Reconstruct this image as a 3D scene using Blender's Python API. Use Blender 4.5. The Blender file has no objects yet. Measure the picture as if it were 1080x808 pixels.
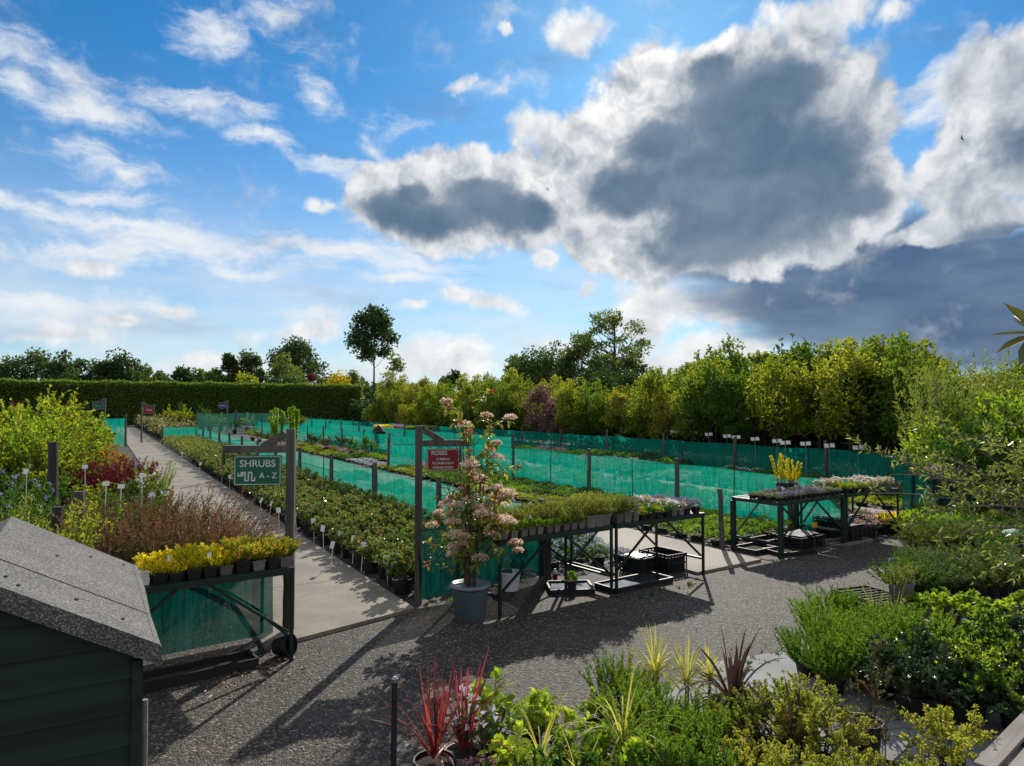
import bpy, math, random
import numpy as np
from mathutils import Vector, Matrix, Euler
PI = math.pi
scene = bpy.context.scene
C = scene.collection
H = 2.15                                   # eye height
PITCH = math.atan(24 / 750)
SUN_EL, SUN_AZ = 29.0, 11.0               # azimuth to the right of +Y

# ------------------------------------------------------------------ places
def G(px, py, z=0.0):
    """ground (or height z) point seen at a pixel of the photograph"""
    x = (px - 540) / 750; yu = (404 - py) / 750
    Y = math.cos(PITCH) - math.sin(PITCH) * yu
    Z = math.sin(PITCH) + math.cos(PITCH) * yu
    t = (z - H) / Z
    return Vector((x * t, Y * t, z))
def hgt(py, d): return H - (py - 428) * d / 750
def AT(px, d, z=0.0): return Vector(((px - 540) / 750 * d, d, z))
NV = Vector((.866, .5, 0)); SV = Vector((-.5, .866, 0))
def W(u, s, z=0.0): return NV * u + SV * s + Vector((0, 0, z))
ROW = math.atan2(.5, .866)                # heading of the cross direction

# ------------------------------------------------------------------ mesh builder
class MB:
    def __init__(s): s.v = []; s.f = []; s.n = 0
    def add(s, V, F, m=0):
        V = np.asarray(V, float).reshape(-1, 3)
        if isinstance(F, np.ndarray): s.f.append((F.astype(np.int64) + s.n, m))
        else:
            by = {}
            for f in F: by.setdefault(len(f), []).append(f)
            for k in by: s.f.append((np.array(by[k], np.int64) + s.n, m))
        s.v.append(V); s.n += len(V); return s
    def merge(s, o, moff=0):
        for F, m in o.f: s.f.append((F + s.n, m + moff))
        s.v += o.v; s.n += o.n; return s
    def xf(s, M):
        A = np.array(M.to_3x3()); t = np.array(M.to_translation())
        s.v = [v @ A.T + t for v in s.v]; return s
    def mesh(s, name, mats, smooth=False):
        me = bpy.data.meshes.new(name)
        V = np.concatenate(s.v); me.vertices.add(len(V)); me.vertices.foreach_set('co', V.ravel())
        li = np.concatenate([F.ravel() for F, _ in s.f])
        tot = np.concatenate([np.full(len(F), F.shape[1]) for F, _ in s.f])
        mi = np.concatenate([np.full(len(F), m) for F, m in s.f])
        st = np.concatenate([[0], np.cumsum(tot)[:-1]])
        me.loops.add(len(li)); me.loops.foreach_set('vertex_index', li)
        me.polygons.add(len(tot)); me.polygons.foreach_set('loop_start', st)
        me.polygons.foreach_set('material_index', mi)
        me.polygons.foreach_set('use_smooth', np.full(len(tot), smooth))
        me.update(calc_edges=True); me.validate()
        for m in mats: me.materials.append(m)
        return me

BOXF = np.array([[0, 2, 3, 1], [4, 5, 7, 6], [0, 1, 5, 4], [2, 6, 7, 3], [0, 4, 6, 2], [1, 3, 7, 5]])
def box(mb, c, s, m=0, rz=0.0):
    c = np.array(c, float); s = np.array(s, float) / 2
    V = np.array([[i, j, k] for k in (-1, 1) for j in (-1, 1) for i in (-1, 1)], float) * s
    if rz:
        a = np.array([[math.cos(rz), -math.sin(rz), 0], [math.sin(rz), math.cos(rz), 0], [0, 0, 1]]); V = V @ a.T
    return mb.add(V + c, BOXF, m)
def bar(mb, a, b, w=.03, h=.03, m=0, up=(0, 0, 1)):
    a = np.array(a, float); b = np.array(b, float); d = b - a; d /= np.linalg.norm(d)
    x = np.cross(np.array(up, float), d)
    if np.linalg.norm(x) < 1e-4: x = np.array([1., 0, 0])
    x /= np.linalg.norm(x); y = np.cross(d, x)
    V = [p + x * i * w / 2 + y * j * h / 2 for p in (a, b) for j in (-1, 1) for i in (-1, 1)]
    return mb.add(V, BOXF, m)
def tube(mb, pts, r0, r1=None, n=5, m=0, cap=True):
    pts = np.asarray(pts, float); k = len(pts); r1 = r0 if r1 is None else r1
    rr = np.linspace(r0, r1, k); V = []
    T = np.gradient(pts, axis=0); T /= np.linalg.norm(T, axis=1)[:, None] + 1e-9
    ref = np.array([0.3, .9, .1]) if abs(T[0][2]) > .8 else np.array([0, 0, 1.])
    for i in range(k):
        x = np.cross(T[i], ref); x /= np.linalg.norm(x) + 1e-9; y = np.cross(T[i], x)
        for j in range(n):
            a = 2 * PI * j / n; V.append(pts[i] + rr[i] * (x * math.cos(a) + y * math.sin(a)))
    F = [[i * n + j, i * n + (j + 1) % n, (i + 1) * n + (j + 1) % n, (i + 1) * n + j] for i in range(k - 1) for j in range(n)]
    if cap: F += [list(range(n))[::-1], [(k - 1) * n + j for j in range(n)]]
    return mb.add(V, F, m)
def lathe(mb, prof, n=16, c=(0, 0, 0), m=0, rot=0.0, capends=True):
    V = []; k = len(prof)
    for r, z in prof:
        for j in range(n):
            a = 2 * PI * j / n + rot; V.append((c[0] + r * math.cos(a), c[1] + r * math.sin(a), c[2] + z))
    F = [[i * n + j, i * n + (j + 1) % n, (i + 1) * n + (j + 1) % n, (i + 1) * n + j] for i in range(k - 1) for j in range(n)]
    if capends: F += [list(range(n))[::-1], [(k - 1) * n + j for j in range(n)]]
    return mb.add(V, F, m)
def unit(a): return a / (np.linalg.norm(a, axis=-1, keepdims=True) + 1e-9)
def rv(r, n): return unit(r.normal(size=(n, 3)))
def leaves(mb, r, P, D, L, Wd, m=0, fold=.22, face_up=.7):
    """small folded leaves: four points each"""
    P = np.asarray(P, float); n = len(P); D = unit(np.asarray(D, float))
    L = np.broadcast_to(L, n)[:, None]; Wd = np.broadcast_to(Wd, n)[:, None]
    ref = unit(np.array([0, 0, 1.]) * face_up + rv(r, n) * (1 - face_up * .5))
    S = unit(np.cross(D, ref)); Nn = np.cross(S, D)
    mid = P + D * L * .45 + Nn * L * .06
    V = np.stack([P, mid + S * Wd / 2 + Nn * Wd * fold, P + D * L - Nn * L * .08, mid - S * Wd / 2 + Nn * Wd * fold], 1).reshape(-1, 3)
    b = np.arange(n)[:, None] * 4
    return mb.add(V, np.concatenate([b + [0, 2, 1], b + [0, 3, 2]]), m)
def bigleaves(mb, r, P, D, L, Wd, m=0, droop=.25, fold=.15, face_up=.8):
    P = np.asarray(P, float); n = len(P); D = unit(np.asarray(D, float))
    L = np.broadcast_to(L, n)[:, None]; Wd = np.broadcast_to(Wd, n)[:, None]
    ref = unit(np.array([0, 0, 1.]) * face_up + rv(r, n) * (1 - face_up * .6))
    S = unit(np.cross(D, ref)); Nn = np.cross(S, D)
    dn = np.array([0, 0, -1.])
    def ring(t, w):
        c = P + D * L * t + dn * L * droop * t * t
        return c + S * Wd * w / 2 + Nn * Wd * fold * w, c, c - S * Wd * w / 2 + Nn * Wd * fold * w
    a, b_, c_ = ring(.3, .85); d, e, f = ring(.62, .9); tip = P + D * L + dn * L * droop
    V = np.stack([P, a, b_, c_, d, e, f, tip], 1).reshape(-1, 3)
    b = np.arange(n)[:, None] * 8
    T = np.concatenate([b + [0, 2, 1], b + [0, 3, 2], b + [4, 5, 7], b + [5, 6, 7]])
    Q = np.concatenate([b + [1, 2, 5, 4], b + [2, 3, 6, 5]])
    mb.f.append((T + mb.n, m)); return mb.add(V, Q, m)
def blade(mb, p, az, el, L, w, droop, m=0, seg=6, twist=0.0):
    """a strap leaf with a V section that arches over"""
    p = np.array(p, float); d = np.array([math.cos(az) * math.cos(el), math.sin(az) * math.cos(el), math.sin(el)])
    side = np.array([-math.sin(az), math.cos(az), 0]); V = []
    for i in range(seg + 1):
        t = i / seg; ww = w * (.6 + .8 * t) * (1 - t) ** .55 if t < 1 else 0
        ww = max(ww, w * .04)
        nn = np.cross(side, d); nn /= np.linalg.norm(nn)
        V += [p + side * ww / 2 + nn * ww * .2, p, p - side * ww / 2 + nn * ww * .2]
        d = d + np.array([0, 0, -1.]) * droop / seg; d /= np.linalg.norm(d); p = p + d * L / seg
    F = []
    for i in range(seg):
        a = i * 3; F += [[a, a + 1, a + 4, a + 3], [a + 1, a + 2, a + 5, a + 4]]
    return mb.add(V, F, m)

# ------------------------------------------------------------------ materials
def new_mat(name):
    m = bpy.data.materials.new(name); m.use_nodes = True
    nt = m.node_tree; nt.nodes.clear(); return m, nt
def nd(nt, t, **kw):
    n = nt.nodes.new(t)
    for k, v in kw.items():
        if k in n.inputs: n.inputs[k].default_value = v
        else: setattr(n, k, v)
    return n
def lk(nt, a, b): nt.links.new(a, b)
def ramp(nt, fac, stops, interp='LINEAR'):
    n = nt.nodes.new('ShaderNodeValToRGB'); n.color_ramp.interpolation = interp
    el = n.color_ramp.elements
    while len(el) < len(stops): el.new(.5)
    for e, (p, c) in zip(el, stops): e.position = p; e.color = (*c, 1) if len(c) == 3 else c
    lk(nt, fac, n.inputs[0]); return n.outputs[0]
LG = 1.36
def leaf_mat(name, cols, tf=.45, tg=(1.5, 1.45, .8), rough=.5, vary=.25, spec=.35):
    m, nt = new_mat(name)
    g = nd(nt, 'ShaderNodeNewGeometry'); oi = nd(nt, 'ShaderNodeObjectInfo')
    cols = [tuple(min(.78, v * LG) for v in c) for c in cols]; k = len(cols); col = ramp(nt, g.outputs['Random Per Island'], [(i / max(1, k - 1), c) for i, c in enumerate(cols)])
    mr = nd(nt, 'ShaderNodeMapRange'); lk(nt, oi.outputs['Random'], mr.inputs[0]); mr.inputs[3].default_value = 1 - vary; mr.inputs[4].default_value = 1 + vary
    hs = nd(nt, 'ShaderNodeHueSaturation'); lk(nt, mr.outputs[0], hs.inputs['Value']); lk(nt, col, hs.inputs['Color'])
    mr2 = nd(nt, 'ShaderNodeMapRange'); lk(nt, oi.outputs['Random'], mr2.inputs[0]); mr2.inputs[3].default_value = .515; mr2.inputs[4].default_value = .485; lk(nt, mr2.outputs[0], hs.inputs['Hue'])
    p = nd(nt, 'ShaderNodeBsdfPrincipled', Roughness=rough); p.inputs['Specular IOR Level'].default_value = spec
    lk(nt, hs.outputs[0], p.inputs['Base Color'])
    mu = nd(nt, 'ShaderNodeMix', data_type='RGBA', blend_type='MULTIPLY'); mu.inputs[0].default_value = 1
    lk(nt, hs.outputs[0], mu.inputs[6]); mu.inputs[7].default_value = (*tg, 1)
    t = nd(nt, 'ShaderNodeBsdfTranslucent'); lk(nt, mu.outputs[2], t.inputs[0])
    mx = nd(nt, 'ShaderNodeMixShader'); mx.inputs[0].default_value = tf
    lk(nt, p.outputs[0], mx.inputs[1]); lk(nt, t.outputs[0], mx.inputs[2])
    o = nd(nt, 'ShaderNodeOutputMaterial'); lk(nt, mx.outputs[0], o.inputs[0]); return m
def plain(name, c, rough=.6, metal=0.0, c2=None, scale=8.0, bump=0.0, stretch=(1, 1, 1), spec=.4, detail=4.0, obj_vary=0.0):
    m, nt = new_mat(name); p = nd(nt, 'ShaderNodeBsdfPrincipled', Roughness=rough, Metallic=metal)
    p.inputs['Specular IOR Level'].default_value = spec
    tc = nd(nt, 'ShaderNodeTexCoord'); mp = nd(nt, 'ShaderNodeMapping'); mp.inputs['Scale'].default_value = stretch
    lk(nt, tc.outputs['Object'], mp.inputs[0])
    nz = nd(nt, 'ShaderNodeTexNoise', Scale=scale, Detail=detail); lk(nt, mp.outputs[0], nz.inputs['Vector'])
    if c2 is None: c2 = tuple(x * .72 for x in c)
    col = ramp(nt, nz.outputs[0], [(.3, c2), (.7, c)])
    if obj_vary:
        oi = nd(nt, 'ShaderNodeObjectInfo'); mr = nd(nt, 'ShaderNodeMapRange'); lk(nt, oi.outputs['Random'], mr.inputs[0])
        mr.inputs[3].default_value = 1 - obj_vary; mr.inputs[4].default_value = 1 + obj_vary
        hs = nd(nt, 'ShaderNodeHueSaturation'); lk(nt, mr.outputs[0], hs.inputs['Value']); lk(nt, col, hs.inputs['Color']); col = hs.outputs[0]
    lk(nt, col, p.inputs['Base Color'])
    if bump:
        b = nd(nt, 'ShaderNodeBump', Strength=bump, Distance=.01); lk(nt, nz.outputs[0], b.inputs['Height']); lk(nt, b.outputs[0], p.inputs['Normal'])
    o = nd(nt, 'ShaderNodeOutputMaterial'); lk(nt, p.outputs[0], o.inputs[0]); return m

def gravel_mat():
    m, nt = new_mat('gravel'); p = nd(nt, 'ShaderNodeBsdfPrincipled', Roughness=.75); p.inputs['Specular IOR Level'].default_value = .35
    ge = nd(nt, 'ShaderNodeNewGeometry')
    v = nd(nt, 'ShaderNodeTexVoronoi', Scale=68.0); lk(nt, ge.outputs['Position'], v.inputs['Vector'])
    v2 = nd(nt, 'ShaderNodeTexVoronoi', Scale=27.0); lk(nt, ge.outputs['Position'], v2.inputs['Vector'])
    sep = nd(nt, 'ShaderNodeSeparateColor'); lk(nt, v.outputs['Color'], sep.inputs[0])
    c1 = ramp(nt, sep.outputs[0], [(0, (.022, .021, .02)), (.45, (.06, .057, .053)), (.8, (.115, .106, .097)), (.93, (.24, .215, .19)), (1, (.5, .46, .42))])
    nz = nd(nt, 'ShaderNodeTexNoise', Scale=.55, Detail=8.0, Roughness=.62); lk(nt, ge.outputs['Position'], nz.inputs['Vector'])
    tint = ramp(nt, nz.outputs[0], [(.3, (.40, .375, .35)), (.5, (.66, .61, .55)), (.7, (.9, .80, .69))])
    mu = nd(nt, 'ShaderNodeMix', data_type='RGBA', blend_type='MULTIPLY'); mu.inputs[0].default_value = 1
    lk(nt, c1, mu.inputs[6]); lk(nt, tint, mu.inputs[7])
    # fines trodden into the stones along the walking line, moss and spilt compost in places
    mp = nd(nt, 'ShaderNodeMapping'); mp.inputs['Rotation'].default_value = (0, 0, -.64); mp.inputs['Scale'].default_value = (.35, 1.5, 1); lk(nt, ge.outputs['Position'], mp.inputs[0])
    tr_ = nd(nt, 'ShaderNodeTexNoise', Scale=.9, Detail=7.0, Roughness=.6); lk(nt, mp.outputs[0], tr_.inputs['Vector'])
    tf_ = ramp(nt, tr_.outputs[0], [(.5, (0, 0, 0)), (.68, (.62, .62, .62))])
    m2 = nd(nt, 'ShaderNodeMix', data_type='RGBA'); lk(nt, tf_, m2.inputs[0]); lk(nt, mu.outputs[2], m2.inputs[6]); m2.inputs[7].default_value = (.074, .065, .055, 1)
    so = nd(nt, 'ShaderNodeTexNoise', Scale=1.7, Detail=9.0, Roughness=.7); lk(nt, ge.outputs['Position'], so.inputs['Vector'])
    sf_ = ramp(nt, so.outputs[0], [(.60, (0, 0, 0)), (.70, (.75, .75, .75))])
    m3 = nd(nt, 'ShaderNodeMix', data_type='RGBA'); lk(nt, sf_, m3.inputs[0]); lk(nt, m2.outputs[2], m3.inputs[6]); m3.inputs[7].default_value = (.042, .038, .024, 1)
    lk(nt, m3.outputs[2], p.inputs['Base Color'])
    b = nd(nt, 'ShaderNodeBump', Strength=1.0, Distance=.009); b.invert = True; lk(nt, v.outputs['Distance'], b.inputs['Height'])
    b2 = nd(nt, 'ShaderNodeBump', Strength=.5, Distance=.012); b2.invert = True; lk(nt, v2.outputs['Distance'], b2.inputs['Height']); lk(nt, b2.outputs[0], b.inputs['Normal'])
    lk(nt, b.outputs[0], p.inputs['Normal'])
    o = nd(nt, 'ShaderNodeOutputMaterial'); lk(nt, p.outputs[0], o.inputs[0]); return m
def concrete_mat(name='concrete', c=(.275, .238, .185)):
    m, nt = new_mat(name); p = nd(nt, 'ShaderNodeBsdfPrincipled', Roughness=.8)
    ge = nd(nt, 'ShaderNodeNewGeometry')
    n1 = nd(nt, 'ShaderNodeTexNoise', Scale=1.3, Detail=6.0); n2 = nd(nt, 'ShaderNodeTexNoise', Scale=90.0, Detail=3.0)
    for n in (n1, n2): lk(nt, ge.outputs['Position'], n.inputs['Vector'])
    a = ramp(nt, n1.outputs[0], [(.3, tuple(x * .6 for x in c)), (.55, c), (.75, tuple(x * 1.2 for x in c))])
    b_ = ramp(nt, n2.outputs[0], [(.35, (.7, .7, .7)), (.65, (1.15, 1.15, 1.15))])
    mu = nd(nt, 'ShaderNodeMix', data_type='RGBA', blend_type='MULTIPLY'); mu.inputs[0].default_value = 1
    lk(nt, a, mu.inputs[6]); lk(nt, b_, mu.inputs[7])
    n3 = nd(nt, 'ShaderNodeTexNoise', Scale=4.5, Detail=9.0, Roughness=.72); lk(nt, ge.outputs['Position'], n3.inputs['Vector'])
    st = ramp(nt, n3.outputs[0], [(.55, (0, 0, 0)), (.68, (.55, .55, .55))]); m2 = nd(nt, 'ShaderNodeMix', data_type='RGBA'); lk(nt, st, m2.inputs[0]); lk(nt, mu.outputs[2], m2.inputs[6]); m2.inputs[7].default_value = (.10, .10, .075, 1)
    vc = nd(nt, 'ShaderNodeTexVoronoi', Scale=.55); vc.feature = 'DISTANCE_TO_EDGE'; ad_ = nd(nt, 'ShaderNodeVectorMath'); ad_.operation = 'MULTIPLY_ADD'; lk(nt, n1.outputs['Color'], ad_.inputs[0]); ad_.inputs[1].default_value = (.5, .5, .5); lk(nt, ge.outputs['Position'], ad_.inputs[2]); lk(nt, ad_.outputs[0], vc.inputs['Vector'])
    cf = ramp(nt, vc.outputs['Distance'], [(.0, (.75, .75, .75)), (.006, (0, 0, 0))]); m3 = nd(nt, 'ShaderNodeMix', data_type='RGBA'); lk(nt, cf, m3.inputs[0]); lk(nt, m2.outputs[2], m3.inputs[6]); m3.inputs[7].default_value = (.05, .046, .038, 1)
    lk(nt, m3.outputs[2], p.inputs['Base Color'])
    bp = nd(nt, 'ShaderNodeBump', Strength=.35, Distance=.006); lk(nt, n2.outputs[0], bp.inputs['Height']); lk(nt, bp.outputs[0], p.inputs['Normal'])
    o = nd(nt, 'ShaderNodeOutputMaterial'); lk(nt, p.outputs[0], o.inputs[0]); return m
def net_mat(name='green_netting', col=(.003, .40, .285), open_=.24):
    m, nt = new_mat(name)
    d = nd(nt, 'ShaderNodeBsdfDiffuse'); t = nd(nt, 'ShaderNodeBsdfTranslucent'); tr = nd(nt, 'ShaderNodeBsdfTransparent')
    ge = nd(nt, 'ShaderNodeNewGeometry'); nz = nd(nt, 'ShaderNodeTexNoise', Scale=2.2, Detail=5.0); lk(nt, ge.outputs['Position'], nz.inputs['Vector'])
    mp = nd(nt, 'ShaderNodeMapping'); mp.inputs['Scale'].default_value = (7, 7, .9); lk(nt, ge.outputs['Position'], mp.inputs[0])
    cr = nd(nt, 'ShaderNodeTexNoise', Scale=1.6, Detail=6.0, Distortion=1.2); lk(nt, mp.outputs[0], cr.inputs['Vector'])
    bp = nd(nt, 'ShaderNodeBump', Strength=.5, Distance=.05); lk(nt, cr.outputs[0], bp.inputs['Height']); lk(nt, bp.outputs[0], d.inputs['Normal']); lk(nt, bp.outputs[0], t.inputs['Normal'])
    mud = nd(nt, 'ShaderNodeTexNoise', Scale=5.0, Detail=7.0, Roughness=.7); lk(nt, ge.outputs['Position'], mud.inputs['Vector'])
    c0 = ramp(nt, cr.outputs[0], [(.3, tuple(x * .62 for x in col)), (.5, col), (.72, tuple(min(1, x * 1.15 + .01) for x in col))])  # fold shading put into the colour as brightness streaks along the creases
    mf = ramp(nt, mud.outputs[0], [(.54, (0, 0, 0)), (.74, (.6, .6, .6))])
    mm = nd(nt, 'ShaderNodeMix', data_type='RGBA'); lk(nt, mf, mm.inputs[0]); lk(nt, c0, mm.inputs[6]); mm.inputs[7].default_value = (col[1] * .16, col[1] * .45, col[1] * .33, 1); c = mm.outputs[2]
    lk(nt, c, d.inputs[0]); lk(nt, c, t.inputs[0])
    a = nd(nt, 'ShaderNodeMixShader'); a.inputs[0].default_value = .62; lk(nt, d.outputs[0], a.inputs[1]); lk(nt, t.outputs[0], a.inputs[2])
    b = nd(nt, 'ShaderNodeMixShader')
    op = nd(nt, 'ShaderNodeMapRange'); lk(nt, nz.outputs[0], op.inputs[0]); op.inputs[1].default_value = .3; op.inputs[2].default_value = .7
    op.inputs[3].default_value = open_ + .07; op.inputs[4].default_value = open_ - .07
    lk(nt, op.outputs[0], b.inputs[0]); lk(nt, a.outputs[0], b.inputs[1]); lk(nt, tr.outputs[0], b.inputs[2])
    o = nd(nt, 'ShaderNodeOutputMaterial'); lk(nt, b.outputs[0], o.inputs[0]); return m
def felt_mat():
    m, nt = new_mat('roofing_felt'); p = nd(nt, 'ShaderNodeBsdfPrincipled', Roughness=.85)
    ge = nd(nt, 'ShaderNodeNewGeometry')
    v = nd(nt, 'ShaderNodeTexVoronoi', Scale=230.0); lk(nt, ge.outputs['Position'], v.inputs['Vector'])
    n2 = nd(nt, 'ShaderNodeTexNoise', Scale=5.0, Detail=6.0); lk(nt, ge.outputs['Position'], n2.inputs['Vector'])
    sep = nd(nt, 'ShaderNodeSeparateColor'); lk(nt, v.outputs['Color'], sep.inputs[0])
    a = ramp(nt, sep.outputs[0], [(0, (.04, .039, .037)), (.6, (.108, .105, .099)), (1, (.33, .325, .31))])
    b_ = ramp(nt, n2.outputs[0], [(.3, (.72, .72, .72)), (.7, (1.1, 1.08, 1.04))])
    mu = nd(nt, 'ShaderNodeMix', data_type='RGBA', blend_type='MULTIPLY'); mu.inputs[0].default_value = 1
    lk(nt, a, mu.inputs[6]); lk(nt, b_, mu.inputs[7])
    n3 = nd(nt, 'ShaderNodeTexNoise', Scale=9.0, Detail=9.0, Roughness=.75); lk(nt, ge.outputs['Position'], n3.inputs['Vector'])
    st = ramp(nt, n3.outputs[0], [(.54, (0, 0, 0)), (.72, (.7, .7, .7))]); m2 = nd(nt, 'ShaderNodeMix', data_type='RGBA'); lk(nt, st, m2.inputs[0]); lk(nt, mu.outputs[2], m2.inputs[6]); m2.inputs[7].default_value = (.065, .07, .045, 1); lk(nt, m2.outputs[2], p.inputs['Base Color'])
    bp = nd(nt, 'ShaderNodeBump', Strength=.7, Distance=.004); lk(nt, sep.outputs[1], bp.inputs['Height']); lk(nt, bp.outputs[0], p.inputs['Normal'])
    o = nd(nt, 'ShaderNodeOutputMaterial'); lk(nt, p.outputs[0], o.inputs[0]); return m

M = {}
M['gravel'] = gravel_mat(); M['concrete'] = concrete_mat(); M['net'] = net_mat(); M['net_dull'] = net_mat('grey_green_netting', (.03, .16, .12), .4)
M['net_shade'] = net_mat('shade_toned_netting', (.002, .062, .05), .14)  # same green netting with the plants' shade put into its colour
M['felt'] = felt_mat()
M['slab'] = concrete_mat('ground_sheet', (.23, .245, .26))
M['fabric'] = plain('black_ground_fabric', (.035, .034, .033), .8, scale=30)
M['post'] = plain('weathered_post_wood', (.14, .125, .105), .85, c2=(.055, .05, .044), scale=14, bump=.6, stretch=(1, 1, .08))
M['dark_post'] = plain('dark_post_wood', (.06, .055, .047), .85, c2=(.028, .026, .024), scale=14, bump=.6, stretch=(1, 1, .08))
M['rod'] = plain('rusty_rod', (.075, .045, .03), .6, .6, scale=20)
M['steel'] = plain('dark_green_painted_steel', (.012, .03, .022), .45, 0, scale=25)
M['mesh_top'] = plain('table_mesh', (.045, .05, .05), .5, .3, scale=60)
M['black'] = plain('black_plastic', (.018, .018, .019), .55, scale=12, obj_vary=.3)
M['grey_pot'] = plain('taupe_plastic', (.20, .175, .155), .5, scale=12, obj_vary=.35)
M['blue_pot'] = plain('blue_grey_plastic', (.21, .275, .315), .45, c2=(.175, .235, .27), scale=4)
M['terra'] = plain('terracotta', (.23, .065, .03), .7, scale=12)
M['soil'] = plain('compost', (.045, .03, .02), .95, c2=(.015, .011, .008), scale=90, bump=1)
M['bark'] = plain('bark', (.085, .065, .048), .9, c2=(.035, .028, .022), scale=14, bump=.7, stretch=(1, 1, .2))
M['palebranch'] = plain('pale_branch', (.16, .14, .105), .7, scale=14)
M['twig'] = plain('twig', (.10, .06, .035), .8, scale=14)
M['gstem'] = plain('green_stem', (.10, .14, .04), .7, scale=14)
M['white'] = plain('white_label_plastic', (.8, .8, .8), .4, c2=(.7, .7, .72), scale=8)
M['label_grey'] = plain('grey_label_plastic', (.55, .58, .62), .45, scale=8)
M['boards'] = plain('dark_green_stained_boards', (.016, .033, .021), .75, c2=(.007, .015, .010), scale=3.5, bump=.4, stretch=(.25, .25, 6), detail=7)
M['palewood'] = plain('silvered_timber', (.34, .31, .28), .8, c2=(.17, .15, .13), scale=9, bump=.5, stretch=(.15, 1.5, 1.5), detail=6)
M['signgreen'] = plain('sign_green', (.008, .13, .062), .4, scale=3)
M['signred'] = plain('sign_red', (.27, .012, .022), .4, scale=3)
M['signpurple'] = plain('sign_purple', (.07, .035, .2), .4, scale=3)
M['signwhite'] = plain('sign_white', (.72, .75, .72), .5, scale=3)
M['water'] = plain('still_water', (.02, .022, .024), .02, scale=3, spec=1.0)
wp = [n for n in M['water'].node_tree.nodes if n.type == 'BSDF_PRINCIPLED'][0]; wp.inputs['Coat Weight'].default_value = 1; wp.inputs['Coat Roughness'].default_value = .01; wp.inputs['Coat IOR'].default_value = 1.7
M['yellowtag'] = plain('yellow_tag', (.85, .42, .01), .5, scale=6)
M['paper'] = plain('wet_newspaper', (.5, .5, .5), .8, c2=(.28, .28, .29), scale=40)
M['metal'] = plain('galvanised_metal', (.38, .39, .40), .42, .8, scale=8)
M['bird'] = plain('dark_feathers', (.03, .03, .035), .7)
L_ = leaf_mat
M['rose'] = L_('rose_leaf', [(.05, .105, .03), (.08, .15, .035), (.12, .185, .045), (.18, .2, .06), (.2, .075, .04)], .38, rough=.27, spec=.8)
M['rosefar'] = L_('flowering_rose_leaf', [(.04, .075, .02), (.08, .11, .03), (.22, .2, .11), (.5, .42, .32)], .35)
M['rowA'] = L_('tree_leaf_fresh', [(.085, .125, .018), (.15, .185, .025), (.23, .25, .035)], .6, (1.6, 1.5, .7), rough=.62, spec=.15)
M['rowB'] = L_('tree_leaf_mid', [(.042, .088, .016), (.078, .135, .022), (.13, .18, .03)], .6, (1.6, 1.5, .7), rough=.62, spec=.15)
M['rowC'] = L_('tree_leaf_golden', [(.13, .17, .02), (.2, .215, .025), (.27, .23, .03)], .5)
M['rowD'] = L_('tree_leaf_dark', [(.018, .045, .012), (.035, .07, .016), (.06, .1, .02)], .35)
M['purple'] = L_('tree_leaf_purple', [(.07, .035, .035), (.12, .06, .06), (.28, .18, .18), (.12, .13, .05)], .4, (1.4, 1.1, 1.1))
M['bamboo'] = L_('bamboo_leaf', [(.11, .17, .03), (.18, .23, .05), (.24, .27, .07)], .5)
M['far'] = L_('far_tree_leaf', [(.032, .06, .022), (.05, .088, .028), (.075, .115, .036)], .42)
M['farlight'] = L_('far_tree_leaf_light', [(.05, .09, .025), (.08, .125, .03), (.12, .16, .04)], .4)
M['faryellow'] = L_('far_tree_leaf_yellow', [(.25, .23, .015), (.36, .31, .02)], .45)
M['copper'] = L_('copper_leaf', [(.10, .03, .025), (.15, .06, .03)], .4, (1.4, 1.1, 1.0))
M['hedge'] = L_('hedge_leaf', [(.05, .10, .018), (.095, .165, .026), (.155, .22, .035)], .5, vary=0)
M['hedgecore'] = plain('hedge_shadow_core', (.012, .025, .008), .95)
M['red'] = L_('wine_red_leaf', [(.075, .010, .012), (.12, .016, .018), (.08, .035, .02)], .4, (1.4, 1.2, 1.1))
M['brown'] = L_('russet_twig_leaf', [(.13, .085, .038), (.17, .095, .045), (.22, .115, .06), (.10, .10, .04)], .35, (1.4, 1.2, 1.0))
M['browngreen'] = L_('olive_twig_leaf', [(.05, .06, .022), (.08, .08, .03), (.11, .09, .035)], .3)
M['orange'] = L_('orange_shrub_leaf', [(.2, .17, .03), (.3, .19, .04), (.34, .15, .05), (.16, .17, .03)], .45)
M['yellowgreen'] = L_('yellow_green_leaf', [(.085, .13, .018), (.16, .2, .024), (.26, .28, .03)], .5)
M['lime'] = L_('lime_leaf', [(.11, .18, .02), (.18, .27, .025), (.26, .34, .035)], .55)
M['bright'] = L_('bright_green_leaf', [(.065, .13, .018), (.11, .195, .025), (.165, .25, .03)], .5)
M['green'] = L_('mid_green_leaf', [(.035, .09, .016), (.06, .13, .022), (.09, .17, .03)], .42)
M['dark'] = L_('dark_glossy_leaf', [(.018, .04, .016), (.03, .06, .022), (.05, .085, .035)], .22, rough=.36, spec=.5)
M['grey'] = L_('grey_green_leaf', [(.10, .13, .08), (.16, .19, .13), (.24, .27, .22)], .35)
M['herbgrey'] = L_('grey_green_herb_leaf', [(.06, .10, .04), (.09, .14, .06), (.14, .18, .09)], .35)
M['herbolive'] = L_('olive_herb_leaf', [(.05, .085, .02), (.085, .12, .03), (.12, .14, .04)], .35)
M['silver'] = L_('silver_leaf', [(.3, .33, .33), (.42, .45, .46)], .3, (1.1, 1.1, 1.1))
M['heath'] = L_('golden_heather_leaf', [(.32, .3, .015), (.55, .45, .015), (.65, .5, .02), (.2, .26, .02)], .5)
M['heathor'] = L_('green_orange_heather_leaf', [(.10, .2, .02), (.17, .27, .025), (.33, .24, .03), (.4, .13, .03)], .5)
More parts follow.
